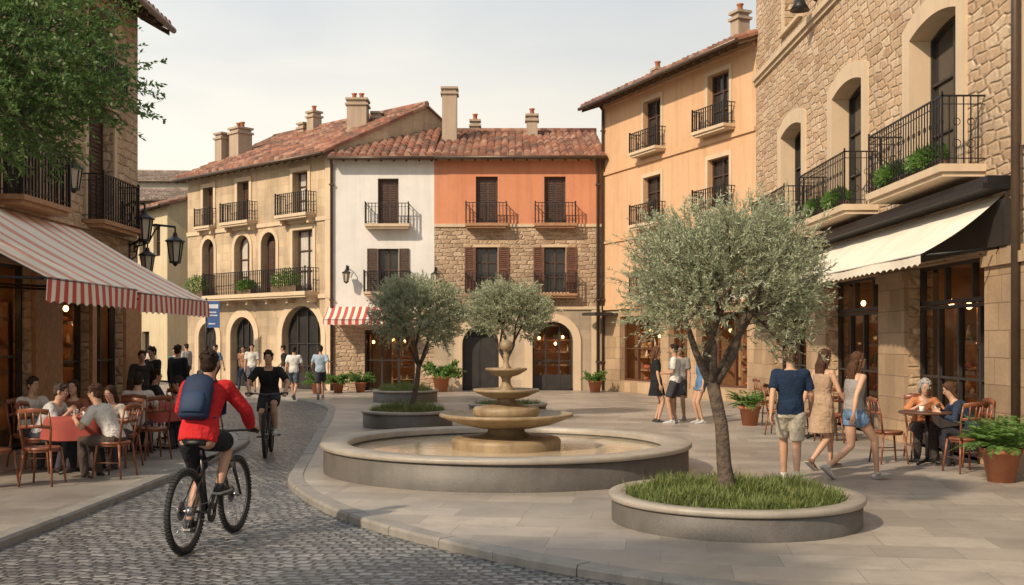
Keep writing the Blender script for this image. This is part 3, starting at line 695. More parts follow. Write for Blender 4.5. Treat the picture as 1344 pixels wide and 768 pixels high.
person('seated dark-haired woman in navy long-sleeved top leaning over',(6.48,15.0,-.03),radians(80),.97,'sitlean',('long',(.03,.045,.08)),('trousers',(.03,.03,.04)),('bun',(.12,.06,.035)),(.5,.3,.2),(.05,.04,.03),f=True,vox=.014,over=dict(neck=(0,.27,.97),look=(0,-25)))

# ------------------------------------------------------------------ foliage helpers
def leaf(mb,p,d,l,w,rr,mi=0):
    d=d.normalized(); s=d.cross(V((rr.uniform(-1,1),rr.uniform(-1,1),rr.uniform(-1,1))))
    if s.length<1e-3: return
    s.normalize(); s*=w*.5
    mb.add([p,p+d*l*.45+s,p+d*l,p+d*l*.45-s],[(0,1,2,3)],mi)
def rv(rr):
    while 1:
        v=V((rr.uniform(-1,1),rr.uniform(-1,1),rr.uniform(-1,1)))
        if .05<v.length<1: return v
def tree(label,name,loc,forks,crown,ch,nsh,per,ll,lw,shl,leafm,seed,tr=.075,lean=(0,0),up=.6,lobes=9,cut=.95,void=0,zlo=-.75,lr=.44,mains=5):
    rr=random.Random(seed); e=empty(name,loc,0,label,'tree')
    T=MB(); base=V((0,0,-.05)); fk=V((lean[0],lean[1],forks))
    pts=[base,base+V((.02,0,.06)),base.lerp(fk,.3)+V((tr*.25,0,0)),base.lerp(fk,.62)+V((tr*.5,0,0)),base.lerp(fk,.85)+V((tr*.2,0,0)),fk]
    T.tube(pts,[tr*1.6,tr*1.12,tr*.9,tr*.8,tr*.78,tr*.82],14)
    L=[]
    for i in range(lobes):
        a=2*pi*i*.618+rr.uniform(-.3,.3); zz=zlo+(.8-zlo)*(i+.5)/lobes; q=sqrt(max(.05,1-zz*zz))*rr.uniform(.55,.76)
        L.append(V((ch[0]+crown[0]*q*cos(a),ch[1]+crown[1]*q*sin(a),ch[2]+crown[2]*zz*.80)))
    L+= [V((ch[0],ch[1],ch[2]+crown[2]*.5)),V(ch)]
    # a few crooked main limbs, the rest branch off them
    limbs=[]
    for j in range(mains):
        a=2*pi*j/mains+.5+rr.uniform(-.25,.25); end=V((ch[0]+crown[0]*.55*cos(a),ch[1]+crown[1]*.55*sin(a),ch[2]+crown[2]*rr.uniform(.0,.35)))
        p1=fk.lerp(end,.3)+V((cos(a+1.2)*.07,sin(a+1.2)*.07,-.04))*crown[0]; p2=fk.lerp(end,.65)+V((cos(a-1.2)*.07,sin(a-1.2)*.07,.03))*crown[0]
        P_=[fk-V((0,0,tr*.8)),p1,p2,end]
        r0=tr*rr.uniform(.5,.68); T.tube([P_[0],P_[0].lerp(p1,.5)+V((0,0,-.01)),p1,p1.lerp(p2,.5),p2,end],[r0,r0*.85,r0*.72,r0*.6,r0*.45,r0*.2],9)
        limbs.append((P_,r0))
    for c in L:
        best=min(((P_[1].lerp(P_[3],u)-c).length+.35*u,P_,u,r0) for P_,r0 in limbs for u in (.1,.35,.6)) if False else None
        bd_=1e9
        for P_,r0 in limbs:
            for q_ in (P_[1],P_[2]):
                d_=(q_-c).length
                if d_<bd_: bd_=d_; st=q_; rb=r0
        mid=st.lerp(c,.5)+V((rr.uniform(-.07,.07),rr.uniform(-.07,.07),-.03))*crown[0]
        T.tube([st,mid,c],[rb*.42,rb*.3,rb*.1],7)
        for _ in range(5):
            q=c+V((rv(rr).x*crown[0],rv(rr).y*crown[1],rv(rr).z*crown[2]))*.4
            T.tube([mid.lerp(c,rr.uniform(.2,.9)),q],[tr*.09,tr*.03],5)
    T.obj('trunk',M['bark'],e)
    C=MB()
    for i in range(nsh):
        c=rr.choice(L); v=rv(rr)
        p=c+V((v.x*crown[0],v.y*crown[1],v.z*crown[2]))*(lr+.08*sin(i))
        q=V(((p.x-ch[0])/crown[0],(p.y-ch[1])/crown[1],(p.z-ch[2])/crown[2]))
        if q.length>cut and rr.random()<.85: p=V(ch)+(p-V(ch))*(rr.uniform(.65,cut)/q.length)
        if void and q.z<-.12 and sqrt(q.x*q.x+q.y*q.y)<void and rr.random()<.92: continue
        d=((p-V(ch)).normalized()*.8+V((0,0,up))+rv(rr)*.7).normalized()
        ln=shl*rr.uniform(.5,1.25)
        e2=p+d*ln+V((0,0,-ln*.12))
        C.tube([p,e2],[.003,.0012],3,1,caps=False)
        for j in range(per):
            u=rr.random(); b=p.lerp(e2,u)
            leaf(C,b,(d*.7+rv(rr)),ll*rr.uniform(.6,1.2),lw*rr.uniform(.7,1.2),rr)
    C.obj('crown',[leafm,M['bark']],e)
    return e
def planter(loc,r,h,label,top,flowers=None,nb=4000,seed=1,gh=.16):
    e=empty('planter',loc,0,label,'planter')
    m=MB(); m.lathe([(r-.02,-.02),(r-.02,h-.07),(r-.035,h-.06)],64); m.obj('planter_wall',M['granite'],e)
    m=MB(); m.lathe([(r-.035,h-.062),(r,h-.058),(r+.012,h-.045),(r+.012,h-.012),(r,h),(r-.15,h),(r-.165,h-.012),(r-.165,h-.2)],64); m.obj('planter_rim',M['granitetop'],e)
    m=MB(); m.lathe([(r-.16,h-.09),(r*.6,h-.05),(r*.3,h-.02),(.001,h-.01)],40); m.obj('soil',M['soil'],e)
    g=MB(); rr=random.Random(seed)
    for i in range(nb):
        q=sqrt(rr.random())*(r-.17); a=rr.uniform(0,2*pi); x=q*cos(a);y=q*sin(a)
        cl=.5+.5*sin(x*5+seed)*cos(y*6)
        z=h-.11+.09*(1-q/r); hh=gh*rr.uniform(.4,1.2)*(.45+.8*cl); an=rr.uniform(0,2*pi); b=V((cos(an),sin(an),0))*hh*rr.uniform(.2,1.0); w=V((-sin(an),cos(an),0))*.006*(r/1.25+.3)
        p=V((x,y,z))
        g.add([p-w,p+w,p+w*.7+b*.35+V((0,0,hh*.6)),p-w*.7+b*.35+V((0,0,hh*.6)),p+b+V((0,0,hh))],[(0,1,2,3),(3,2,4)])
    g.obj('grass',M['grass'],loc=loc,label='tufted green grass growing in a round planter',cat='grass',kind='stuff')
    return e
planter((2.18,10.45,0),1.22,.27,'low round granite planter with olive tree and grass',None,nb=11000,gh=.17)
tree('olive tree with silvery crown in the round planter','olive_tree',(2.10,10.45,.24),1.12,(.96,.88,.84),(-.05,0,2.06),2350,25,.052,.0115,.29,M['leafO'],4,tr=.08,lean=(-.14,0),lobes=22,void=.5,zlo=-.62,lr=.36)
planter((-2.15,22.0,0),.94,.34,'low round granite planter with clipped green plants',None,nb=3500,seed=3,gh=.22)
tree('small olive tree with round silvery crown','olive_tree',(-2.1,22.0,.33),.95,(.96,.9,.80),(.15,0,2.0),1500,19,.075,.02,.26,M['leafO'],11,tr=.065,lean=(.18,0),lobes=16,void=.35,lr=.38)
planter((-.10,24.4,0),.9,.34,'low round granite planter behind the fountain',None,nb=1500,seed=5)
tree('small olive tree with spreading crown behind fountain','olive_tree',(-.2,24.4,.33),1.0,(1.0,.9,.70),(.1,0,2.08),1450,19,.075,.02,.26,M['leafO'],15,tr=.06,lean=(.05,0),lobes=15,void=.35,lr=.38)
planter((-3.1,31.0,0),.95,.34,'low round planter with low green shrubs',None,nb=2500,seed=8,gh=.28)
gt=tree('leafy green street tree overhanging the café awning','street_tree',(-7.5,11.6,0),3.3,(2.3,1.5,1.25),(1.1,0.2,4.9),2300,22,.068,.032,.42,M['leafG'],21,tr=.13,lean=(.25,0),up=.1,lobes=16)
dup(gt,(-5.75,2.4,0),.0,'unseen leafy street tree added to shade the foreground')  # copy outside the view, added to throw shade over the foreground

def potted(loc,label,pr,ph,fr,nf,seed,kind='fern'):
    e=empty('potted_plant',loc,0,label,'potted plant'); rr=random.Random(seed)
    m=MB(); m.lathe([(.001,0),(pr*.68,0),(pr*.95,ph*.85),(pr*1.05,ph*.85),(pr*1.07,ph),(pr*.93,ph),(pr*.9,ph*.9),(.001,ph*.9)],28); m.obj('pot',M['terra'],e)
    g=MB()
    for i in range(nf):
        a=rr.uniform(0,2*pi); L=fr*rr.uniform(.6,1.1); up=rr.uniform(.35,1.6)
        d=V((cos(a),sin(a),0)); p=V((0,0,ph*.9))+d*pr*.4; dirv=(d*.75+V((0,0,up*1.6))).normalized(); last=p
        n=16
        for j in range(n):
            dirv=(dirv+V((0,0,-.09))).normalized(); q=last+dirv*L/n
            if kind=='fern':
                s=dirv.cross(V((0,0,1))).normalized(); ll=fr*.2*sin(pi*(j+1.5)/(n+2))
                for x in (-1,1): leaf(g,q,s*x+dirv*.5+V((0,0,-.15)),ll,ll*.28,rr)
            else:
                for _ in range(3): leaf(g,q,rv(rr)+V((0,0,.4)),fr*.2,fr*.08,rr)
            last=q
    g.obj('foliage',M['leafB'],e); return e
potted((6.10,13.3,0),'large green fern in a terracotta pot',.235,.42,.6,85,1)
potted((4.95,22.2,0),'green fern in a terracotta pot by café chairs',.22,.4,.6,40,2)
potted((-2.45,36.9,0),'bushy potted shrub in terracotta against the wall',.3,.55,.7,40,3,'bush')
potted((2.85,36.6,0),'small potted shrub beside the arched door',.24,.4,.45,34,4,'bush')
for i,(x,y) in enumerate(((-5.9,36.2),(-5.2,36.6),(-6.5,35.6))):
    potted((x,y,0),'leafy potted plant outside the small shop',.2,.35,.5,26,10+i,'bush')

# ------------------------------------------------------------------ fountain
e=empty('fountain',(-.08,14.8,0),0,'three-tiered stone fountain in round granite basin','fountain')
m=MB(); m.lathe([(2.50,-.02),(2.50,.31),(2.48,.32)],96); m.lathe([(2.19,.30),(2.17,.12)],96); m.obj('basin_wall',M['granite'],e)
m=MB(); m.lathe([(2.48,.318),(2.53,.322),(2.545,.335),(2.545,.37),(2.53,.385),(2.19,.385),(2.17,.37),(2.17,.30)],96); m.obj('basin_rim',M['granitetop'],e)
t=NT('shallow_fountain_water'); ob=t.obj(); t.P(Base_Color=t.mix(t.noise(ob,1.6,5)[0],(.40,.32,.21),(.60,.50,.37)),Roughness=.10)
t.bump(t.noise(ob,7,3)[0],.2,.02)
m=MB(); m.lathe([(2.18,.27),(.6,.27)],64,mi=0); m.obj('water',t.mat,e)
m=MB(); m.lathe([(.74,.1),(.76,.36),(.75,.40),(.72,.42),(.46,.43),(.34,.45),(.26,.50),(.24,.58)],48); m.obj('pedestal',M['fstone'],e)
def bowl(z,r,rb,dep,lip):
    return [(rb,z-dep),(r*.42,z-dep*.95),(r*.66,z-dep*.74),(r*.85,z-dep*.45),(r*.95,z-lip*1.2),(r*.99,z-lip),(r,z-lip*.8),(r,z-lip*.2),(r*.985,z),(r*.92,z),(r*.90,z-lip*.4),(r*.6,z-dep*.4),(.01,z-dep*.45)]
m=MB(); m.lathe(bowl(.755,.93,.22,.21,.045),56); m.obj('bowl',M['fstone'],e)
m=MB(); m.lathe([(.30,.62),(.44,.72),(.46,.75),(.46,.81),(.44,.84),(.24,.86),(.15,.90),(.12,.94),(.14,.98)],40); m.obj('pedestal',M['fstone'],e)
m=MB(); m.lathe(bowl(1.09,.46,.12,.14,.035),44); m.obj('bowl',M['fstone'],e)
m=MB(); m.lathe([(.10,1.0),(.14,1.06),(.10,1.10),(.065,1.16),(.06,1.22),(.09,1.27)],28); m.obj('pedestal',M['fstone'],e)
m=MB(); m.lathe(bowl(1.38,.29,.08,.12,.03),36); m.obj('bowl',M['fstone'],e)
m=MB(); m.lathe([(.05,1.32),(.075,1.38),(.05,1.41),(.03,1.46),(.045,1.52),(.045,1.56),(.025,1.60),(.045,1.615),(.075,1.64),(.095,1.69),(.075,1.74),(.045,1.765),(.001,1.775)],24); m.obj('finial',M['fstone'],e)

# ------------------------------------------------------------------ ground
m=MB(); m.add([(-160,-20,RZ-.006),(160,-20,RZ-.006),(160,260,RZ-.006),(-160,260,RZ-.006)],[(0,1,2,3)]); m.obj('ground',M['paving2'],kind='structure')
m=MB(); m.add([(-34,-6,RZ),(14,-6,RZ),(14,60,RZ),(-34,60,RZ)],[(0,1,2,3)]); m.obj('road',M['cobble'],kind='structure')
def crom(P,n=8):
    P=[V((*p,0)) for p in P]; out=[]
    for i in range(len(P)-1):
        p0=P[max(i-1,0)];p1=P[i];p2=P[i+1];p3=P[min(i+2,len(P)-1)]
        for j in range(n):
            t=j/n; out.append(.5*((2*p1)+(p2-p0)*t+(2*p0-5*p1+4*p2-p3)*t*t+(3*p1-p0-3*p2+p3)*t**3))
    out.append(P[-1]); return out
K1=[(-14,37.2),(-10.5,35.6),(-7.2,33.4),(-5.2,29.5),(-4.4,25.3),(-3.7,20),(-3.15,15.8),(-2.88,13.8),(-2.55,12.7),(-1.98,11.4),(-1.24,10.2),(-.47,9.25),(.17,8.6),(.78,8.1),(1.5,7.62),(2.6,7.15),(4.5,6.8),(9.5,6.5)]
K2=[(-4.75,-5),(-4.62,4),(-4.52,9),(-4.5,14.2),(-4.55,17.5),(-4.9,19.8),(-5.9,21.6),(-7.6,22.6),(-10,23.0),(-22,23.2)]
def pave(K,closing,name,mm,side):
    c=crom(K); me=MB(); pts=[(p.x,p.y,0) for p in c]+[(*q,0) for q in closing]
    me.add(pts,[list(range(len(pts)))] if side>0 else [list(reversed(range(len(pts))))]); me.obj(name,mm,kind='structure')
    k=MB()
    S=[0]
    for i in range(1,len(c)): S.append(S[-1]+(c[i]-c[i-1]).length)
    def at(s):
        for i in range(1,len(c)):
            if S[i]>=s: u=(s-S[i-1])/(S[i]-S[i-1]+1e-9); return c[i-1].lerp(c[i],u)
        return c[-1]
    s=0; rr=random.Random(5)
    while s<S[-1]-.9:
        ln=rr.uniform(.6,.9); dz=rr.uniform(-.004,.004); dn=rr.uniform(-.006,.006)
        q=[at(s+.003),at(s+ln/2),at(s+ln-.004)]; vs=[]
        for i,p in enumerate(q):
            tt=(at(s+ln)-at(s)).normalized() if i==1 else ((q[1]-q[0]).normalized() if i==0 else (q[2]-q[1]).normalized())
            nn=V((-tt.y,tt.x,0))*side
            a=p-nn*(.02+dn); b=p+nn*.17
            vs+= [(a.x,a.y,RZ-.02),(a.x,a.y,-.018),(a.x+nn.x*.02,a.y+nn.y*.02,.007+dz),(b.x,b.y,.007+dz),(b.x,b.y,-.03)]
        fs=[]
        for i in range(2):
            for j in range(4): fs.append((i*5+j,i*5+j+1,(i+1)*5+j+1,(i+1)*5+j))
        fs+= [(0,1,2,3,4),(14,13,12,11,10)]
        k.add(vs,fs); s+=ln
    k.obj('kerb',M['kerb'],kind='structure')
pave(K1,[(9.5,60),(-14,60)],'pavement',M['paving'],1)
pave(K2,[(-22,-5)],'pavement',M['paving2'],1)

# ------------------------------------------------------------------ facades
def bpts(op,off,n=14):
    ua,ub,za,zb=op[:4]; rise=op[4] if len(op)>4 else 0
    if rise<=0: return [(ua-off,za),(ua-off,zb+off),(ub+off,zb+off),(ub+off,za)]
    uc=(ua+ub)/2; w0=(ub-ua)/2
    if rise<w0*.6:
        Rc=(w0*w0+rise*rise)/(2*rise); cz=zb-Rc; ph=math.asin(min(1,(w0+off)/(Rc+off)))
        return [(ua-off,za)]+[(uc+(Rc+off)*sin(-ph+2*ph*i/n),cz+(Rc+off)*cos(-ph+2*ph*i/n)) for i in range(n+1)]+[(ub+off,za)]
    w=w0+off; r=rise+off; zs=zb-rise
    return [(ua-off,za)]+[(uc-w*cos(pi*i/n),zs+r*sin(pi*i/n)) for i in range(n+1)]+[(ub+off,za)]
def strip(mb,op,o1,o2,y0,y1,mi=0):
    A=bpts(op,o1);B=bpts(op,o2); n=len(A)
    vs=[(u,y0,z) for u,z in A]+[(u,y0,z) for u,z in B]+[(u,y1,z) for u,z in A]+[(u,y1,z) for u,z in B]
    fs=[]
    for i in range(n-1):
        fs+= [(i,i+1,n+i+1,n+i),(n+i,n+i+1,3*n+i+1,3*n+i),(i,2*n+i,2*n+i+1,i+1)]
    fs+= [(0,n,3*n,2*n),(n-1,3*n-1,4*n-1,2*n-1)]
    mb.add(vs,fs,mi)
def wall(mb,u0,u1,z0,z1,ops,depth=.25,mi=0):
    us=sorted({u0,u1}|{o[0] for o in ops}|{o[1] for o in ops}); zs=sorted({z0,z1}|{o[2] for o in ops}|{o[3] for o in ops})
    us=[u for u in us if u0<=u<=u1]; zs=[z for z in zs if z0<=z<=z1]
    for i in range(len(us)-1):
        for j in range(len(zs)-1):
            uc=(us[i]+us[i+1])/2; zc=(zs[j]+zs[j+1])/2
            if any(o[0]<uc<o[1] and o[2]<zc<o[3] for o in ops): continue
            mb.add([(us[i],0,zs[j]),(us[i+1],0,zs[j]),(us[i+1],0,zs[j+1]),(us[i],0,zs[j+1])],[(0,1,2,3)],mi)
    for o in ops:
        B=bpts(o,0); n=len(B)
        vs=[(u,0,z) for u,z in B]+[(u,depth,z) for u,z in B]
        fs=[(i,i+1,n+i+1,n+i) for i in range(n-1)]+[(0,n,2*n-1,n-1)]
        mb.add(vs,fs,mi)
        if len(o)>4 and o[4]>0:
            A=B[1:-1]; h=len(A)//2
            for corner,seg in (((o[0],o[3]),A[:h+1]),((o[1],o[3]),A[h:])):
                for a,b in zip(seg,seg[1:]):
                    mb.add([(corner[0],0,corner[1]),(a[0],0,a[1]),(b[0],0,b[1])],[(0,1,2)],mi)
def shell(mb,L,H,D,rise=0,mi=0,z0=0):
    for u,fl in ((0,False),(L,True)):
        vs=[(u,0,z0),(u,0,H),(u,D/2,H+rise),(u,D,H),(u,D,z0)]
        mb.add(vs,[(0,1,2,3,4) if fl else (4,3,2,1,0)],mi)
    mb.add([(0,D,z0),(L,D,z0),(L,D,H),(0,D,H)],[(3,2,1,0)],mi)
def win(parent,op,depth=.25,style='glass',fm='black',gm='glass',shut=None,rows=2,cols=2,name='window'):
    fy=depth-.10; m=MB(); strip(m,op,-.055,0,fy,depth)
    ua,ub,za,zb=op[:4]; rise=op[4] if len(op)>4 else 0
    m.box(ua,ub,fy,depth,za,za+.07)
    if style=='closed':
        for c in range(cols):
            a=ua+.05+(ub-ua-.1)*c/cols; b=ua+.05+(ub-ua-.1)*(c+1)/cols
            m.box(a+.01,b-.01,fy+.03,depth,za+.07,zb-rise*.6-.03)
            n=int((zb-za)/.09)
            for i in range(n):
                z=za+.1+(zb-rise-za-.2)*i/n; m.box(a+.06,b-.06,fy+.012,fy+.035,z,z+.055)
    else:
        for c in range(1,cols):
            u=ua+(ub-ua)*c/cols; m.box(u-.03,u+.03,fy+.005,depth,za+.07,zb-rise*.15-.03)
        for r in range(1,rows):
            z=za+(zb-rise*.5-za)*r/rows; m.box(ua+.05,ub-.05,fy+.01,depth,z-.02,z+.02)
        if name=='door':
            m.box(ua+.05,ub-.05,fy+.02,depth-.02,za+.07,za+.55)
    w=m.obj(name,M[fm],parent)
    g=MB(); B=bpts(op,-.02); g.add([(u,depth-.04,z) for u,z in B],[list(reversed(range(len(B))))]); g.obj('glass',M[gm],w)
    if shut:
        for x in (0,1):
            s=MB(); wdt=(ub-ua)*.48
            a,b=(ua-wdt-.02,ua-.02) if x==0 else (ub+.02,ub+wdt+.02)
            for q in ((a,a+.045,za,zb),(b-.045,b,za,zb),(a+.045,b-.045,za,za+.05),(a+.045,b-.045,zb-.05,zb),(a+.045,b-.045,(za+zb)/2-.03,(za+zb)/2+.03)):
                s.box(q[0],q[1],-.055,-.012,q[2],q[3])
            n=int((zb-za)/.075)
            for i in range(n):
                z=za+.06+(zb-za-.13)*i/n; s.box(a+.045,b-.045,-.045,-.02,z,z+.045)
            s.obj('shutter',M[shut],w)
    return w
def balcony(parent,u0,u1,z,proj=.5,h=.9,sm='cream',th=.12,ornate=False,sp=.12,br=True):
    m=MB(); m.box(u0,u1,-proj,.02,z-th,z); m.box(u0+.04,u1-.04,-proj+.05,.02,z-th-.07,z-th-.001)
    if br:
        n=max(2,int((u1-u0)/1.3)+1)
        for i in range(n):
            u=u0+.15+(u1-u0-.3)*i/(n-1)
            m.box(u-.06,u+.06,-proj*.6,.02,z-th-.25,z-th-.071)
    b=m.obj('balcony',M[sm],parent)
    r=MB(); y=-proj+.04; q=.012 if not ornate else .0075
    for a,c in (((u0+.03,y),(u1-.03,y)),((u0+.03,y),(u0+.03,0)),((u1-.03,y),(u1-.03,0))):
        for zz,t in ((z+h,.02),(z+.08,.012),(z+h-.12,.01)):
            r.box(min(a[0],c[0])-t*.7,max(a[0],c[0])+t*.7,min(a[1],c[1])-t*.7,max(a[1],c[1])+t*.7,zz-t*.6,zz+t*.6)
    n=int((u1-u0)/sp)
    pos=[(u0+.03+(u1-u0-.06)*i/n,y) for i in range(n+1)]
    k=max(2,int(proj/sp)); pos+= [(u,y+(0-y)*i/k) for u in (u0+.03,u1-.03) for i in range(1,k)]
    for i,(u,yy) in enumerate(pos):
        big=(i in (0,n)); s=q*1.8 if big else q
        r.box(u-s,u+s,yy-s,yy+s,z,z+h+(.06 if big else 0))
        if ornate and i<n and i%2==0 and abs(yy-y)<.001:
            for zz,rad in ((z+h*.30,.055),(z+h*.62,.045)):
                r.torus((0,0,0),rad,.006,M=Matrix.Translation((u+sp,yy,zz))@Matrix.Rotation(pi/2,4,'Z'),n=14,k=4)
    if ornate:
        for yy in (y*.33,y*.66):
            for u in (u0+.03,u1-.03):
                for zz,rad in ((z+h*.30,.06),(z+h*.62,.05)): r.torus((u,yy,zz),rad,.006,n=14,k=4)
    r.obj('railing',M['iron'],b)
    return b
def troof(parent,u0,u1,D,H,rise,ov=.45,raft=True,chims=(),tm='tile'):
    m=MB(); per=.26; n=int((u1-u0)/per); w=(u1-u0)/n; half=D/2
    prof=[(0,0),(.12,.05),(.3,.085),(.5,.095),(.7,.085),(.88,.05)]
    cols=[(u0+(i+f)*w,h*1.2) for i in range(n) for f,h in prof]+[(u1,0)]
    ye=-ov; sl=rise/half; rows=int((half+ov)/.38); rr=random.Random(int(u1*10+H))
    for j in range(rows):
        ya=ye+(half-ye)*j/rows; yb=ye+(half-ye)*(j+1)/rows+.02
        za=H+ya*sl+.05; zb_=H+yb*sl; k=len(cols)
        jit=[rr.uniform(-.012,.02) for _ in range(n+1)]
        vs=[(u,ya,za+h+jit[i//6]) for i,(u,h) in enumerate(cols)]+[(u,yb,zb_+h) for u,h in cols]+[(u,ya,za-.05+h*.3) for u,h in cols]
        fs=[(i,i+1,k+i+1,k+i) for i in range(k-1)]+[(2*k+i,2*k+i+1,i+1,i) for i in range(k-1)]
        m.add(vs,fs,0)
    z0=H-ov*sl
    m.add([(u0,half,H+rise+.04),(u1,half,H+rise+.04),(u1,D+.3,H-.3*sl),(u0,D+.3,H-.3*sl)],[(0,1,2,3)],0)
    m.add([(u0,ye,z0-.03),(u1,ye,z0-.03),(u1,half,H+rise-.06),(u0,half,H+rise-.06)],[(3,2,1,0)],1)
    for u in (u0,u1): m.add([(u,ye,z0-.03),(u,half,H+rise-.06),(u,half,H+rise+.05),(u,ye,z0+.06)],[(0,1,2,3)],0)
    m.tube([(u0-.03,half,H+rise+.08),(u1+.03,half,H+rise+.08)],.12,10,0)
    r=m.obj('roof',[M[tm],M['eave']],parent)
    if raft:
        q=MB(); nn=int((u1-u0)/.45)
        q.box(u0+.05,u1-.05,-.02,.02,H-.15,H-.05)
        for i in range(nn+1):
            u=u0+.06+(u1-u0-.16)*i/nn
            q.add([(u,ye+.04,z0-.14),(u+.07,ye+.04,z0-.14),(u+.07,.0,H-.15),(u,.0,H-.15),(u,ye+.04,z0-.032),(u+.07,ye+.04,z0-.032),(u+.07,.0,H-.04),(u,.0,H-.04)],[(0,3,2,1),(0,1,5,4),(1,2,6,5),(3,0,4,7)])
        q.obj('rafters',M['eave'],r)
        q=MB(); q.tube([(u0,ye-.04,z0-.02),(u1,ye-.04,z0-.02)],.065,8); q.obj('gutter',M['pipe'],r)
    for c in chims:
        u,y,w_,z1,mm,pots=c; q=MB(); zb=H+(half-abs(y-half))*sl-.3
        q.box(u-w_/2,u+w_/2,y-w_/2,y+w_/2,zb,z1-.30)
        q.box(u-w_/2-.06,u+w_/2+.06,y-w_/2-.06,y+w_/2+.06,z1-.30,z1-.22)
        q.box(u-w_/2+.02,u+w_/2-.02,y-w_/2+.02,y+w_/2-.02,z1-.219,z1-.101,0)
        q.box(u-w_/2-.05,u+w_/2+.05,y-w_/2-.05,y+w_/2+.05,z1-.10,z1-.02)
        for i in range(pots):
            uu=u+(i-(pots-1)/2)*.28; q.lathe([(.09,z1-.02),(.08,z1+.16),(.11,z1+.18),(.11,z1+.22),(.001,z1+.24)],12,c=(uu,y,0),mi=1)
        q.obj('chimney',[M[mm],M['terra']],r)
    return r
def pipe(parent,u,z0,z1):
    m=MB(); m.tube([(u,-.07,z0),(u,-.07,z1-.25),(u,-.3,z1)],.05,8)
    for z in (z0+1,z0+3.2,z1-1): m.box(u-.08,u+.08,-.13,.01,z,z+.05)
    m.obj('drainpipe',M['pipe'],parent)
def surround(parent,ops,w,mm,proud=.03,sill=True):
    for o in ops:
        m=MB(); strip(m,o,.003,w,-proud,.02)
        if sill: m.box(o[0]-w-.05,o[1]+w+.05,-proud-.06,.02,o[2]-.09,o[2]-.002)
        m.obj('window_surround',M[mm],parent)
def interior(parent,u0,u1,z1,seed,deep=1.5,y0=.26,lamps=3,shelf_y=.75):
    rr=random.Random(seed); m=MB()
    m.box(u0-.2,u1+.2,deep,deep+.1,0,z1+.3); m.box(u0-.25,u0-.2,y0,deep,0,z1+.3); m.box(u1+.2,u1+.25,y0,deep,0,z1+.3)
    m.box(u0-.25,u1+.25,y0,deep+.1,z1+.1,z1+.3); m.box(u0-.25,u1+.25,y0,deep+.1,0.005,.03)
    i_=m.obj('shop_interior',M['inner'],parent)
    s=MB(); g=MB(); l=MB()
    nb=max(1,round((u1-u0)/1.0)); bw_=(u1-u0)/nb
    for b in range(nb+1):
        x=u0+b*bw_; s.box(x-.025,x+.025,shelf_y,deep-.1,.03,min(2.4,z1-.1))
    for b in range(nb):
        a0=u0+b*bw_+.03; a1=u0+(b+1)*bw_-.03; z=rr.uniform(.3,.5)
        if rr.random()<.12 and nb>1: continue
        while z<min(2.2,z1-.35):
            s.box(a0,a1,shelf_y,deep-.1,z-.03,z)
            # glowing strip added behind the shelf lip to brighten the goods below
            if z>.6: l.box(a0+.1,a1-.1,shelf_y+.30,shelf_y+.32,z-.045,z-.032,1); s.box(a0,a1,shelf_y-.012,shelf_y-.001,z-.06,z+.005)
            u=a0+.05
            while u<a1-.04:
                w=rr.uniform(.05,.12); h=rr.uniform(.08,.28); mi=rr.randrange(5)
                if rr.random()<.88:
                    if mi<2: g.ell((u,shelf_y+.15,z+h*.3),(w*.8,.1,h*.32),mi,nu=8,nv=6)
                    else: g.lathe([(w*.5,z),(w*.5,z+h*.6),(w*.2,z+h*.75),(w*.18,z+h),(.001,z+h)],8,c=(u,shelf_y+rr.uniform(.1,.25),0),mi=mi)
                u+=w*rr.uniform(1.1,1.6)
            z+=rr.uniform(.36,.52)
    s.obj('shelves',M['woodlt'],i_)
    go=g.obj('goods',[mat('bread_crust',(.55,.28,.10),(.4,.19,.07)),mat('red_fruit',(.5,.11,.06)),mat('amber_bottle',(.5,.24,.08),rough=.2),mat('green_bottle',(.14,.2,.08),rough=.2),mat('paper_label',(.7,.6,.42))],i_); go['kind']='stuff'
    for i in range(lamps):
        u=u0+(u1-u0)*(i+.5+rr.uniform(-.25,.25))/lamps; l.ell((u,min(.6,shelf_y)-.02,z1-rr.uniform(.2,.6)),(.05,.05,.06),0,nu=10,nv=8)
    l.obj('shop_lamps_and_added_strips',[M['lampglow'],M['brightstrip']],i_)  # shop bulbs together with the added shelf strips
def awning(parent,u0,u1,zt,proj,zb,fab,val,vh=.22):
    e=parent
    a=MB(); nu=max(4,int((u1-u0)/.35)); nv=8
    vs=[];
    for j in range(nv+1):
        v=j/nv
        for i in range(nu+1):
            u=u0+(u1-u0)*i/nu; sag=-.05*sin(pi*v)*(1+.3*sin(i*1.7))
            vs.append((u,-.02-proj*v,zt+(zb-zt)*v+sag))
    fs=[(j*(nu+1)+i,(j+1)*(nu+1)+i,(j+1)*(nu+1)+i+1,j*(nu+1)+i+1) for j in range(nv) for i in range(nu)]
    a.add(vs,fs,0,True)
    aw=a.obj('awning',M[fab],e)
    b=MB(); per=.24; n=int((u1-u0)/per)*6
    top=[];bot=[]
    for i in range(n+1):
        u=u0+(u1-u0)*i/n; f=(i%6)/6
        y=-.02-proj+.02*sin(u*2.3)
        top.append((u,-.02-proj,zb)); bot.append((u,y,zb-vh+.035*(abs(cos(pi*f)))))
    b.add(top+bot,[(i,n+1+i,n+2+i,i+1) for i in range(n)],0,True); b.obj('valance',M[val],aw)
    c=MB()
    for u in (u0+.05,u1-.05): c.tube([(u,0,zb+.1),(u,-proj+.05,zb-.01)],.018,6)
    c.tube([(u0,-proj,zb-.01),(u1,-proj,zb-.01)],.022,8); c.obj('awning_arm',M['iron'],aw)
    return aw
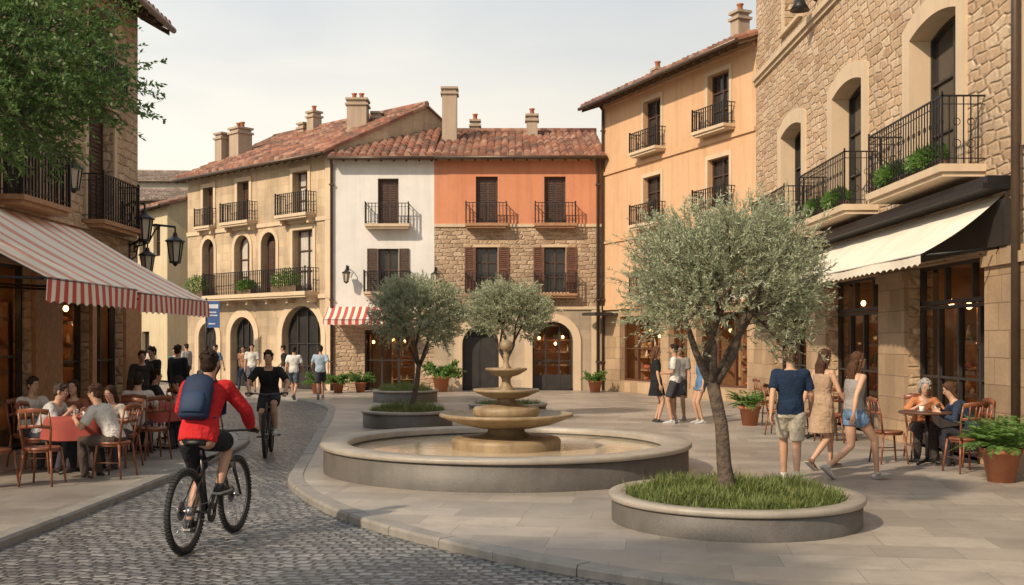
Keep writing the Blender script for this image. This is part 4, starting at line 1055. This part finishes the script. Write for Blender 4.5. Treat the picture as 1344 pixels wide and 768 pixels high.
def lantern(loc,rotz,label,arm=.55,s=1.0):
    e=empty('wall_lantern',loc,rotz,label,'street lamp','wall lanterns',s)
    m=MB(); m.tube([(0,0,.0),(0,-arm*.5,.10),(0,-arm,.06)],.02,8); m.tube([(0,0,-.3),(0,-arm*.35,-.22),(0,-arm*.5,.0),(0,-arm*.62,.09)],.014,6)
    m.torus((0,-arm*.25,-.05),.08,.011,n=16,k=5); m.box(-.04,.04,-.02,.0,-.38,.1); m.tube([(0,-arm,.06),(0,-arm,-.04)],.015,6); m.obj('bracket',M['iron'],e)
    c=(0,-arm,-.58)
    m=MB(); m.lathe([(.001,.55),(.03,.54),(.05,.47),(.17,.40),(.18,.375),(.13,.37)],6,c=c,sm=False); m.lathe([(.001,-.06),(.03,-.04),(.05,-.01),(.10,0),(.10,.03),(.001,.03)],6,c=c,sm=False)
    for k in range(6):
        a=2*pi*k/6; m.tube([(c[0]+.085*cos(a),c[1]+.085*sin(a),c[2]+.01),(c[0]+.14*cos(a),c[1]+.14*sin(a),c[2]+.385)],.012,5)
    m.obj('lantern_frame',M['iron'],e)
    m=MB(); m.lathe([(.078,.02),(.13,.38)],6,c=c,sm=False); m.obj('lantern_glass',M['lampglass'],e)
    return e
def bplant(loc,size,n,seed,label):
    rr=random.Random(seed); g=MB()
    for _ in range(n):
        v=rv(rr); p=V((v.x*size[0],v.y*size[1],v.z*size[2]*(.6+.5*abs(sin(v.x*9))))); leaf(g,p,v+V((0,0,-.2 if rr.random()<.4 else .5)),rr.uniform(.05,.11),rr.uniform(.02,.04),rr)
    g.box(-size[0]*.9,size[0]*.9,-size[1]*.5,size[1]*.5,-size[2]-.06,-size[2]*.5,1)
    return g.obj('balcony_plant',[M['leafB'],M['eave']],loc=loc[:3],rotz=loc[3],label=label,cat='plant',group='balcony plants')

# ---- A: shaded stone building
A0=12.4
A=empty('stone_townhouse',(-8,A0,0),radians(90),'tall shaded rubble-stone townhouse with café on ground floor','building')
LA=22.8-A0
def ua(d): return d-A0
HA=8.85
opsA=[(ua(13.2),ua(17.75),0.0,3.0),(ua(18.85),ua(20.15),0,2.75),(ua(20.4),ua(21.9),0,2.75),
      (ua(16.7),ua(18.0),4.05,6.35),(ua(20.1),ua(21.4),4.05,6.35),(ua(16.7),ua(18.0),6.85,8.3),(ua(20.1),ua(21.4),6.7,8.2)]
m=MB(); wall(m,0,LA,0,HA,opsA,.3); shell(m,LA,HA,8,2.0); m.obj('wall',M['rubbleA'],A)
for a,b in ((ua(17.77),ua(18.83)),(ua(20.17),ua(20.38)),(ua(21.92),LA+.04)):
    m=MB(); m.box(a,b,-.07,.02,0,3.1); m.obj('pilaster',M['woodlt'],A)
m=MB(); m.box(ua(12.5),LA+.05,-.12,.02,3.1,3.35); m.obj('fascia',M['woodlt'],A)
m=MB(); m.box(0,LA+.06,-.10,.02,3.84,3.93); m.obj('string_course',M['rubbleA'],A)
surround(A,opsA[3:],.14,'cream')
for o in opsA[3:]: win(A,o,.3,'closed' if o[0]>ua(19) else 'glass','shut',rows=3)
win(A,opsA[0],.25,'glass','black','clear',rows=2,cols=2); win(A,opsA[1],.25,'glass','black','clear',rows=2,cols=1); win(A,opsA[2],.25,'glass','black','clear',rows=2,cols=2,name='door')
interior(A,opsA[0][0],opsA[0][1],2.9,5,lamps=6,shelf_y=.38,deep=1.2); interior(A,opsA[1][0]+.2,opsA[2][1]-.2,2.6,6,lamps=4,shelf_y=.45,deep=1.2)
balcony(A,ua(16.4),ua(18.2),4.02,.5,.85,'woodlt',.08,br=False); balcony(A,ua(19.8),ua(21.7),4.02,.45,.85,'woodlt',.08,br=False); balcony(A,ua(19.9),ua(21.6),6.66,.25,.6,'woodlt',.06,br=False)
troof(A,0,LA+.35,8,HA,2.2,.62)
awning(A,ua(12.85),ua(15.95),3.90,2.38,2.52,'stripefade','stripe',.31); awning(A,ua(16.0),ua(19.7),3.82,2.38,2.48,'stripefade','stripe',.31)
lantern((-8.0,22.6,4.1),radians(90),'black iron wall lantern on the corner of stone townhouse',.72,1.2)
lantern((-8.0,21.9,4.5),radians(90),'black iron wall lantern above the café awning',.38,1.2)
lantern((-8.0,22.3,3.75),radians(90),'small black iron wall lantern under another lantern',.36,1.05)
lantern((-8.0,18.5,4.95),radians(90),'black iron wall lantern beside a balcony',.4,1.0)

# ---- F: sunlit stone building
def uf(d): return 29.7-d
Fb=empty('stone_palazzo',(6.8,29.7,0),radians(-90),'large sunlit rubble-stone building with arched balcony windows','building')
LF=uf(9.5)
g1=[(uf(18.3),uf(15.2)),(uf(22.9),uf(19.6)),(uf(27.6),uf(24.4)),(uf(13.9),uf(11))]
opsF=[(a,b,0.0,3.0) for a,b in g1]
wf=[(uf(c+.95),uf(c-.95),4.35,7.0,.15) for c in (17.2,21.6,25.9,12.9)]
wf2=[(uf(c+.7),uf(c-.7),9.45,11.6) for c in (17.2,21.6,25.9)]
m=MB(); wall(m,0,LF,0,13,opsF+wf+wf2,.42); shell(m,LF,13,9,0); m.obj('wall',M['rubbleF'],Fb)
surround(Fb,wf,.33,'cream',.045,False); surround(Fb,wf2,.2,'cream',.04)
for o in wf: 
    m=MB(); B=bpts(o,-.004); n=len(B); m.add([(u,-.04,z) for u,z in B]+[(u,.38,z) for u,z in B],[(i,i+1,n+i+1,n+i) for i in range(n-1)])
    m.obj('window_reveal',M['cream'],Fb)
for o in wf: win(Fb,(o[0]+.004,o[1]-.004,o[2],o[3]-.004,o[4]),.42,'glass','black',rows=3)
for o in wf2: win(Fb,o,.42,'glass','black',rows=3)
m=MB(); m.box(0,LF,-.12,.02,8.95,9.08); m.box(0,LF,-.06,.02,8.85,8.948); m.obj('string_course',M['cream'],Fb)
edges=[0]+[x for ab in sorted(g1) for x in ab]+[LF]
for i in range(0,len(edges),2):
    a,b=edges[i],edges[i+1]
    m=MB(); m.box(a+.002,b-.002,-.07,.02,.0,3.05); m.box(a-.03,b+.03,-.13,.02,0.001,.45); m.box(a-.03,b+.03,-.12,.02,2.8,2.95)
    m.obj('pier',M['pier'],Fb)
m=MB(); m.box(.1,uf(14.5),-.1,.02,3.06,3.7); m.obj('fascia',M['black'],Fb)
m=MB(); m.box(.3,uf(14.45),-.42,.02,3.82,3.90); m.box(.3,uf(14.45),-.36,.0,3.901,4.0); m.obj('awning_housing',M['iron'],Fb)
for a,b in g1:
    win(Fb,(a,b,2.35,3.0),.3,'glass','black','clear',rows=1,cols=3)
    win(Fb,(a,b,0.0,2.33),.3,'glass','black','clear',rows=2,cols=4,name='door')
for i,(a,b) in enumerate(g1): interior(Fb,a+.2,b-.2,2.9,20+i,1.7,.52,lamps=4,shelf_y=.7)
for c0,c1 in ((15.3,18.5),(19.8,23.0),(24.2,27.5)):
    balcony(Fb,uf(c1),uf(c0),4.30,.66,.98,'cream',.11,True,.11,False)
awning(Fb,uf(22.9),uf(14.7),3.78,1.15,2.95,'awncream','awncream',.16)
awning(Fb,uf(28.6),uf(23.1),3.78,1.0,2.95,'awncream','awncream',.16)
for i,(d,l) in enumerate(((16.2,.75),(17.7,.6),(20.7,.7),(22.1,.6),(25.2,.7),(26.7,.6))):
    bplant((6.28,d,4.5,radians(90)),(l,.15,.17),1500,40+i,'trailing green plant in box on iron balcony')
e=empty('wall_floodlight',(6.8,23.8,9.35),radians(-90),'dark wall-mounted floodlight on bracket on stone facade','lamp')
m=MB(); m.tube([(0,0,0),(0,-.2,.1),(0,-.35,.05)],.03,8); m.obj('bracket',M['iron'],e)
m=MB(); m.lathe([(.001,.2),(.08,.18),(.14,.02),(.22,-.12),(.20,-.12),(.001,-.05)],18,c=(0,-.38,-.1)); m.obj('lamp_shade',M['iron'],e)
m=MB(); m.tube([(uf(14.15),-.12,0),(uf(14.15),-.12,13)],.06,10); m.obj('drainpipe',M['pipe'],Fb)

# ---- C white, D orange
Cb=empty('white_townhouse',(-6.4,38,0),0,'narrow white plastered townhouse with brown shutters','building'); LC=3.63
c_up=(1.62,2.36,5.95,7.55); c_mid=(1.62,2.36,3.55,5.05); c_shop=(1.15,2.95,0,2.15); 
m=MB(); wall(m,0,LC,2.9,8.4,[c_up,c_mid]); m.obj('wall',M['white'],Cb)
m=MB(); wall(m,0,LC,0,2.9,[c_shop]); shell(m,LC,8.4,9,1.9); m.obj('base_wall',M['rubbleD'],Cb)
m=MB(); m.box(0,LC,-.05,.02,8.18,8.36); m.box(0,LC,-.03,.02,2.84,2.92); m.obj('cornice',M['cream'],Cb)
win(Cb,c_up,.25,'closed','shut'); win(Cb,c_mid,.25,'glass','shut',shut='shut'); win(Cb,c_shop,.25,'glass','black','clear',rows=2,cols=3); interior(Cb,1.25,2.85,2.1,31,lamps=3)
balcony(Cb,1.2,2.78,5.9,.45,.72,'cream',.1,br=False); balcony(Cb,1.15,2.83,3.5,.42,.72,'cream',.08,br=False)
troof(Cb,-.1,LC,9,8.4,1.9,.4,chims=((.45,3.2,.75,11.1,'chim',2),(1.15,3.6,.4,10.7,'chim',0)))
awning(Cb,-.15,2.45,2.98,1.0,2.5,'stripe','stripe',.2); pipe(Cb,-.02,0,8.3)
lantern((-5.85,38,4.35),0,'black iron wall lantern on white wall',.4,.9); lantern((-2.72,38,4.3),0,'black iron wall lantern between two townhouses',.35,.9)
Db=empty('orange_townhouse',(-2.77,38,0),0,'orange plastered townhouse with stone lower storeys','building'); LD=6.0
d1=[(1.48,2.26,5.98,7.62),(3.92,4.68,5.98,7.62)]; d2=[(1.48,2.26,3.5,5.1),(3.92,4.68,3.5,5.1)]; d3=[(1.0,2.3,0,2.3,.65),(3.5,4.95,0,2.45,.72)]
m=MB(); wall(m,0,LD,5.88,8.4,d1); m.obj('upper_wall',M['orange'],Db)
m=MB(); wall(m,0,LD,2.95,5.88,d2); shell(m,LD,8.4,9,1.65); m.obj('wall',M['rubbleD'],Db)
m=MB(); wall(m,0,LD,0,2.95,d3,.4); m.obj('base_wall',M['ashlar'],Db)
m=MB(); m.box(0,LD,-.05,.02,5.82,5.93); m.box(0,LD,-.06,.02,2.88,3.0); m.box(0,LD,-.06,.02,8.2,8.37); m.box(5.6,LD,-.04,.02,0,2.87); m.obj('string_course',M['cream'],Db)
surround(Db,d3,.28,'cream',.05,False); surround(Db,d2,.1,'cream',.02)
for o in d1: win(Db,o,.25,'closed','shut')
for o in d2: win(Db,o,.25,'glass','shut',shut='shutred',rows=3)
win(Db,d3[0],.4,'closed','black',name='door'); win(Db,d3[1],.4,'glass','black','clear',rows=2,cols=3,name='door'); interior(Db,3.6,4.9,2.2,33,1.6,.42,lamps=3)
for u in (1.12,3.56): balcony(Db,u,u+1.48,5.92,.45,.72,'woodlt',.1,br=False); balcony(Db,u-.02,u+1.50,3.44,.42,.72,'woodlt',.08,br=False)
troof(Db,0,LD+.1,9,8.4,1.65,.4,chims=((.4,2.6,.55,11.4,'chim',0),(1.3,4.6,.35,10.6,'chim',1),(3.55,3.6,.42,10.6,'chim',1)))
pipe(Db,5.82,0,8.3)
# ---- B beige
ba=math.atan2(-.669,.743)
Bb=empty('beige_townhouse',(-13.5,44.4,0),ba,'beige ashlar townhouse with arched windows and long balcony','building'); LB=9.56
b1_=[(1.2,1.95,6.45,8.0),(3.65,4.45,6.45,8.0),(7.25,8.15,6.45,8.0)]
b2_=[(1.15,2.0,3.6,5.9,.42),(3.45,4.5,3.6,5.9,.5),(5.25,6.2,3.6,5.9,.47),(7.25,8.45,3.6,5.85)]
b3_=[(.9,2.2,0,2.5,.6),(3.2,4.8,0,2.7,.75),(6.6,8.95,0,3.05,1.1)]
m=MB(); wall(m,0,LB,0,8.65,b1_+b2_+b3_,.35); shell(m,LB,8.65,9,2.4); m.obj('wall',M['ashlarB'],Bb)
surround(Bb,b1_+b2_,.16,'cream',.04); surround(Bb,b3_,.3,'cream',.05,False)
m=MB(); m.box(0,LB,-.12,.02,8.4,8.6); m.box(0,LB,-.06,.02,6.1,6.25); m.box(0,LB,-.07,.02,3.3,3.45); m.box(9.2,9.54,-.05,.02,0,8.39); m.obj('cornice',M['cream'],Bb)
for o in b1_: win(Bb,o,.35,'closed' if o[0]<7 else 'glass','shut',rows=3,gm='glass' if o[0]<7 else 'curtain')
for i,o in enumerate(b2_): win(Bb,o,.35,'closed' if i in (0,2) else 'glass','shut',rows=3,gm='curtain' if i in (1,3) else 'glass')
for i,o in enumerate(b3_): win(Bb,o,.35,'glass' if i else 'closed','black',rows=3,cols=4,name='door')
balcony(Bb,1.0,2.15,6.4,.35,.7,'cream',.09); balcony(Bb,3.1,5.0,6.4,.5,.72,'cream',.11); balcony(Bb,6.75,8.65,6.4,.5,.76,'cream',.11); balcony(Bb,2.1,8.8,3.55,.65,.85,'cream',.14)
troof(Bb,-.2,LB+.1,9,8.65,2.2,.5,chims=((.3,1.5,.5,10.6,'chim',0),(1.15,1.8,.68,10.75,'chim',2),(2.9,4.3,.45,11.6,'chim',1),(2.2,4.3,.4,11.2,'chim',0)))
def bw(u,y,z): return (-13.5+u*cos(ba)-y*sin(ba),44.4+u*sin(ba)+y*cos(ba),z)
for u,l in ((1.5,.7),(7.5,.85),(5.0,.5)): bplant((*bw(u,-.5,3.98 if u!=5 else 3.85),ba),(l,.28,.42 if u!=5 else .25),1700,int(u*10),'bushy green plant on stone balcony')
e=empty('hanging_sign',(-11.35,39.6,0),radians(0),'blue vertical banner sign with pale markings','sign')
m=MB(); m.tube([(0,0,0),(0,0,3.35)],.035,8); m.obj('post',M['iron'],e)
m=MB(); m.box(.04,.50,-.02,.02,2.25,3.25); m.obj('panel',M['blue'],e)
m=MB(); m.box(.09,.45,-.026,-.022,2.97,3.12); m.box(.09,.38,-.026,-.022,2.80,2.85); m.box(.09,.42,-.026,-.022,2.69,2.73); m.box(.09,.34,-.026,-.022,2.38,2.42); m.obj('markings',M['signpale'],e)
# ---- E ochre
ea=math.atan2(-.919,.393)
Eb=empty('ochre_townhouse',(3.25,38,0),ea,'tall ochre plastered townhouse with tiled overhanging roof','building'); LE=9.02
e1=[(2.85,3.95,8.05,9.65),(6.65,7.75,8.05,9.65)]; e2=[(2.85,3.95,5.65,7.15),(6.65,7.75,5.65,7.15)]; e3=[(2.85,3.95,3.3,4.85),(6.65,7.75,3.3,4.85)]
e4=[(1.2,3.9,.4,2.6),(4.4,5.5,0,2.6),(6.0,8.6,.4,2.6)]
m=MB(); wall(m,0,LE,2.9,10.3,e1+e2+e3); shell(m,LE,10.3,9,1.6); m.obj('wall',M['ochre'],Eb)
m=MB(); wall(m,0,LE,0,2.9,e4,.3); m.obj('base_wall',M['pier'],Eb)
m=MB(); m.box(0,LE,-.06,.02,7.62,7.74); m.box(0,LE,-.08,.02,2.85,3.0); m.box(0,LE,-.1,.02,10.0,10.2); m.box(0,LE,-.05,.02,5.2,5.28); m.obj('string_course',M['ochre'],Eb)
surround(Eb,e1+e2+e3,.13,'cream',.03)
for o in e1+e2+e3: win(Eb,o,.25,'glass','shut',rows=3)
for i,o in enumerate(e4): win(Eb,o,.3,'glass','wood','clear',rows=2,cols=3); interior(Eb,o[0]+.1,o[1]-.1,2.5,50+i,1.4,.32,lamps=4)
for o in e1+e2+e3: balcony(Eb,o[0]-.3,o[1]+.3,o[2]-.05,.42,.62,'cream',.09,br=False)
troof(Eb,-.35,LE+.2,9,10.3,1.6,.75,chims=((1.4,1.4,.3,11.3,'chim',1),(6.0,1.6,.42,12.0,'chim',1)))
pipe(Eb,.1,0,10.2)
m=MB(); m.box(.1,1.1,-.9,.0,2.65,2.75); m.obj('canopy',M['black'],Eb)
# ---- far side street houses
def house(name,loc,rot,label,L,H,D,rise,ops,wm,shutm=None,tm='tileg'):
    G=empty(name,loc,rot,label,'building'); m=MB(); wall(m,0,L,0,H,ops); shell(m,L,H,D,rise); m.obj('wall',M[wm],G)
    for o in ops: win(G,o,.25,'glass','shut',shut=shutm if o[2]>2.5 else None)
    troof(G,-.2,L+.2,D,H,rise,.4,tm=tm); return G
house('yellow_townhouse',(-21.5,56,0),0,'yellow plastered house with shutters far down the street',4.9,9.2,8,1.0,[(u,u+.8,z,z+1.6) for u in (1.0,3.3) for z in (3.2,6.2)]+[(1,1.8,0,2.3),(3.3,4.1,.3,2)],'yellow','shut')
house('pale_townhouse',(-28,70,0),radians(6),'pale tall house at the end of the street',12.5,12.4,8,1.1,[(u,u+.9,z,z+1.7) for u in (4,6.5,9,11) for z in (3.5,6.6,9.6)],'pale')
house('small_yellow_house',(-17.9,50.5,0),radians(-50),'narrow cream-yellow house beside the side street',4,7.9,7,1.1,[(u,u+.8,z,z+1.4) for u in (.7,2.4) for z in (3.1,5.6)]+[(1,1.9,0,2.2)],'yellow',None,'tile')
house('grey_townhouse',(-29,40,0),radians(75),'shaded grey-beige house along the side street',15,7.6,7,1.2,[(u,u+.9,z,z+1.5) for u in (2,5,8,11) for z in (3.1,5.6)]+[(5,6.2,0,2.3)],'pale')

# ------------------------------------------------------------------ light
to=V((-.69,-.72,0)).normalized(); EL=radians(36); tos=V((to.x*cos(EL),to.y*cos(EL),sin(EL)))
sl=bpy.data.lights.new('sun','SUN'); sl.energy=4.7; sl.angle=radians(1.6); sl.color=(1,.81,.59)
so=bpy.data.objects.new('sun',sl); COL.objects.link(so); so.rotation_euler=(-tos).to_track_quat('-Z','Y').to_euler()
w=bpy.data.worlds.new('World'); scene.world=w; w.use_nodes=True; nt=w.node_tree; bg=nt.nodes['Background']
sky=nt.nodes.new('ShaderNodeTexSky'); sky.sky_type='NISHITA'; sky.sun_disc=False; sky.sun_elevation=EL; sky.sun_rotation=math.atan2(to.x,to.y); sky.dust_density=3; sky.air_density=1.0
tc=nt.nodes.new('ShaderNodeTexCoord'); mp=nt.nodes.new('ShaderNodeMapping'); mp.inputs['Scale'].default_value=(1.0,1.0,3.6)
nz=nt.nodes.new('ShaderNodeTexNoise'); nz.inputs['Scale'].default_value=2.2; nz.inputs['Detail'].default_value=7; nz.inputs['Roughness'].default_value=.52; nz.inputs['Distortion'].default_value=.4
sep=nt.nodes.new('ShaderNodeSeparateXYZ'); 
r1=nt.nodes.new('ShaderNodeValToRGB'); r1.color_ramp.elements[0].position=.02; r1.color_ramp.elements[0].color=(8.2,6.8,4.9,1); r1.color_ramp.elements[1].position=.36; r1.color_ramp.elements[1].color=(4.9,5.25,5.4,1)
el_=r1.color_ramp.elements.new(.17); el_.color=(6.9,6.4,5.5,1)
r2=nt.nodes.new('ShaderNodeValToRGB'); r2.color_ramp.elements[0].position=.38; r2.color_ramp.elements[0].color=(.76,)*3+(1,); r2.color_ramp.elements[1].position=.64; r2.color_ramp.elements[1].color=(1,)*3+(1,)
mx=nt.nodes.new('ShaderNodeMix'); mx.data_type='RGBA'
hz=nt.nodes.new('ShaderNodeMapRange'); hz.inputs[1].default_value=-.6; hz.inputs[2].default_value=.45; hz.inputs[3].default_value=1.22; hz.inputs[4].default_value=.86
vm=nt.nodes.new('ShaderNodeVectorMath'); vm.operation='SCALE'
L=nt.links.new
L(tc.outputs['Generated'],mp.inputs[0]); L(mp.outputs[0],nz.inputs[0]); L(tc.outputs['Generated'],sep.inputs[0]); L(sep.outputs[2],r1.inputs[0]); L(nz.outputs[0],r2.inputs[0])
L(sep.outputs[0],hz.inputs[0]); L(r1.outputs[0],vm.inputs[0]); L(hz.outputs[0],vm.inputs['Scale'])
L(r2.outputs[0],mx.inputs[0]); L(sky.outputs[0],mx.inputs[6]); L(vm.outputs[0],mx.inputs[7]); L(mx.outputs[2],bg.inputs[0]); bg.inputs[1].default_value=.145
# ------------------------------------------------------------------ camera
cd=bpy.data.cameras.new('camera'); co=bpy.data.objects.new('camera',cd); COL.objects.link(co)
co.location=(0,0,1.75); co.rotation_euler=(radians(90),0,0); cd.lens=37.5; cd.sensor_width=36; cd.shift_y=(448-384)/1344; cd.clip_end=500
scene.camera=co
scene.view_settings.view_transform='Standard'; scene.view_settings.look='None'; scene.view_settings.exposure=0
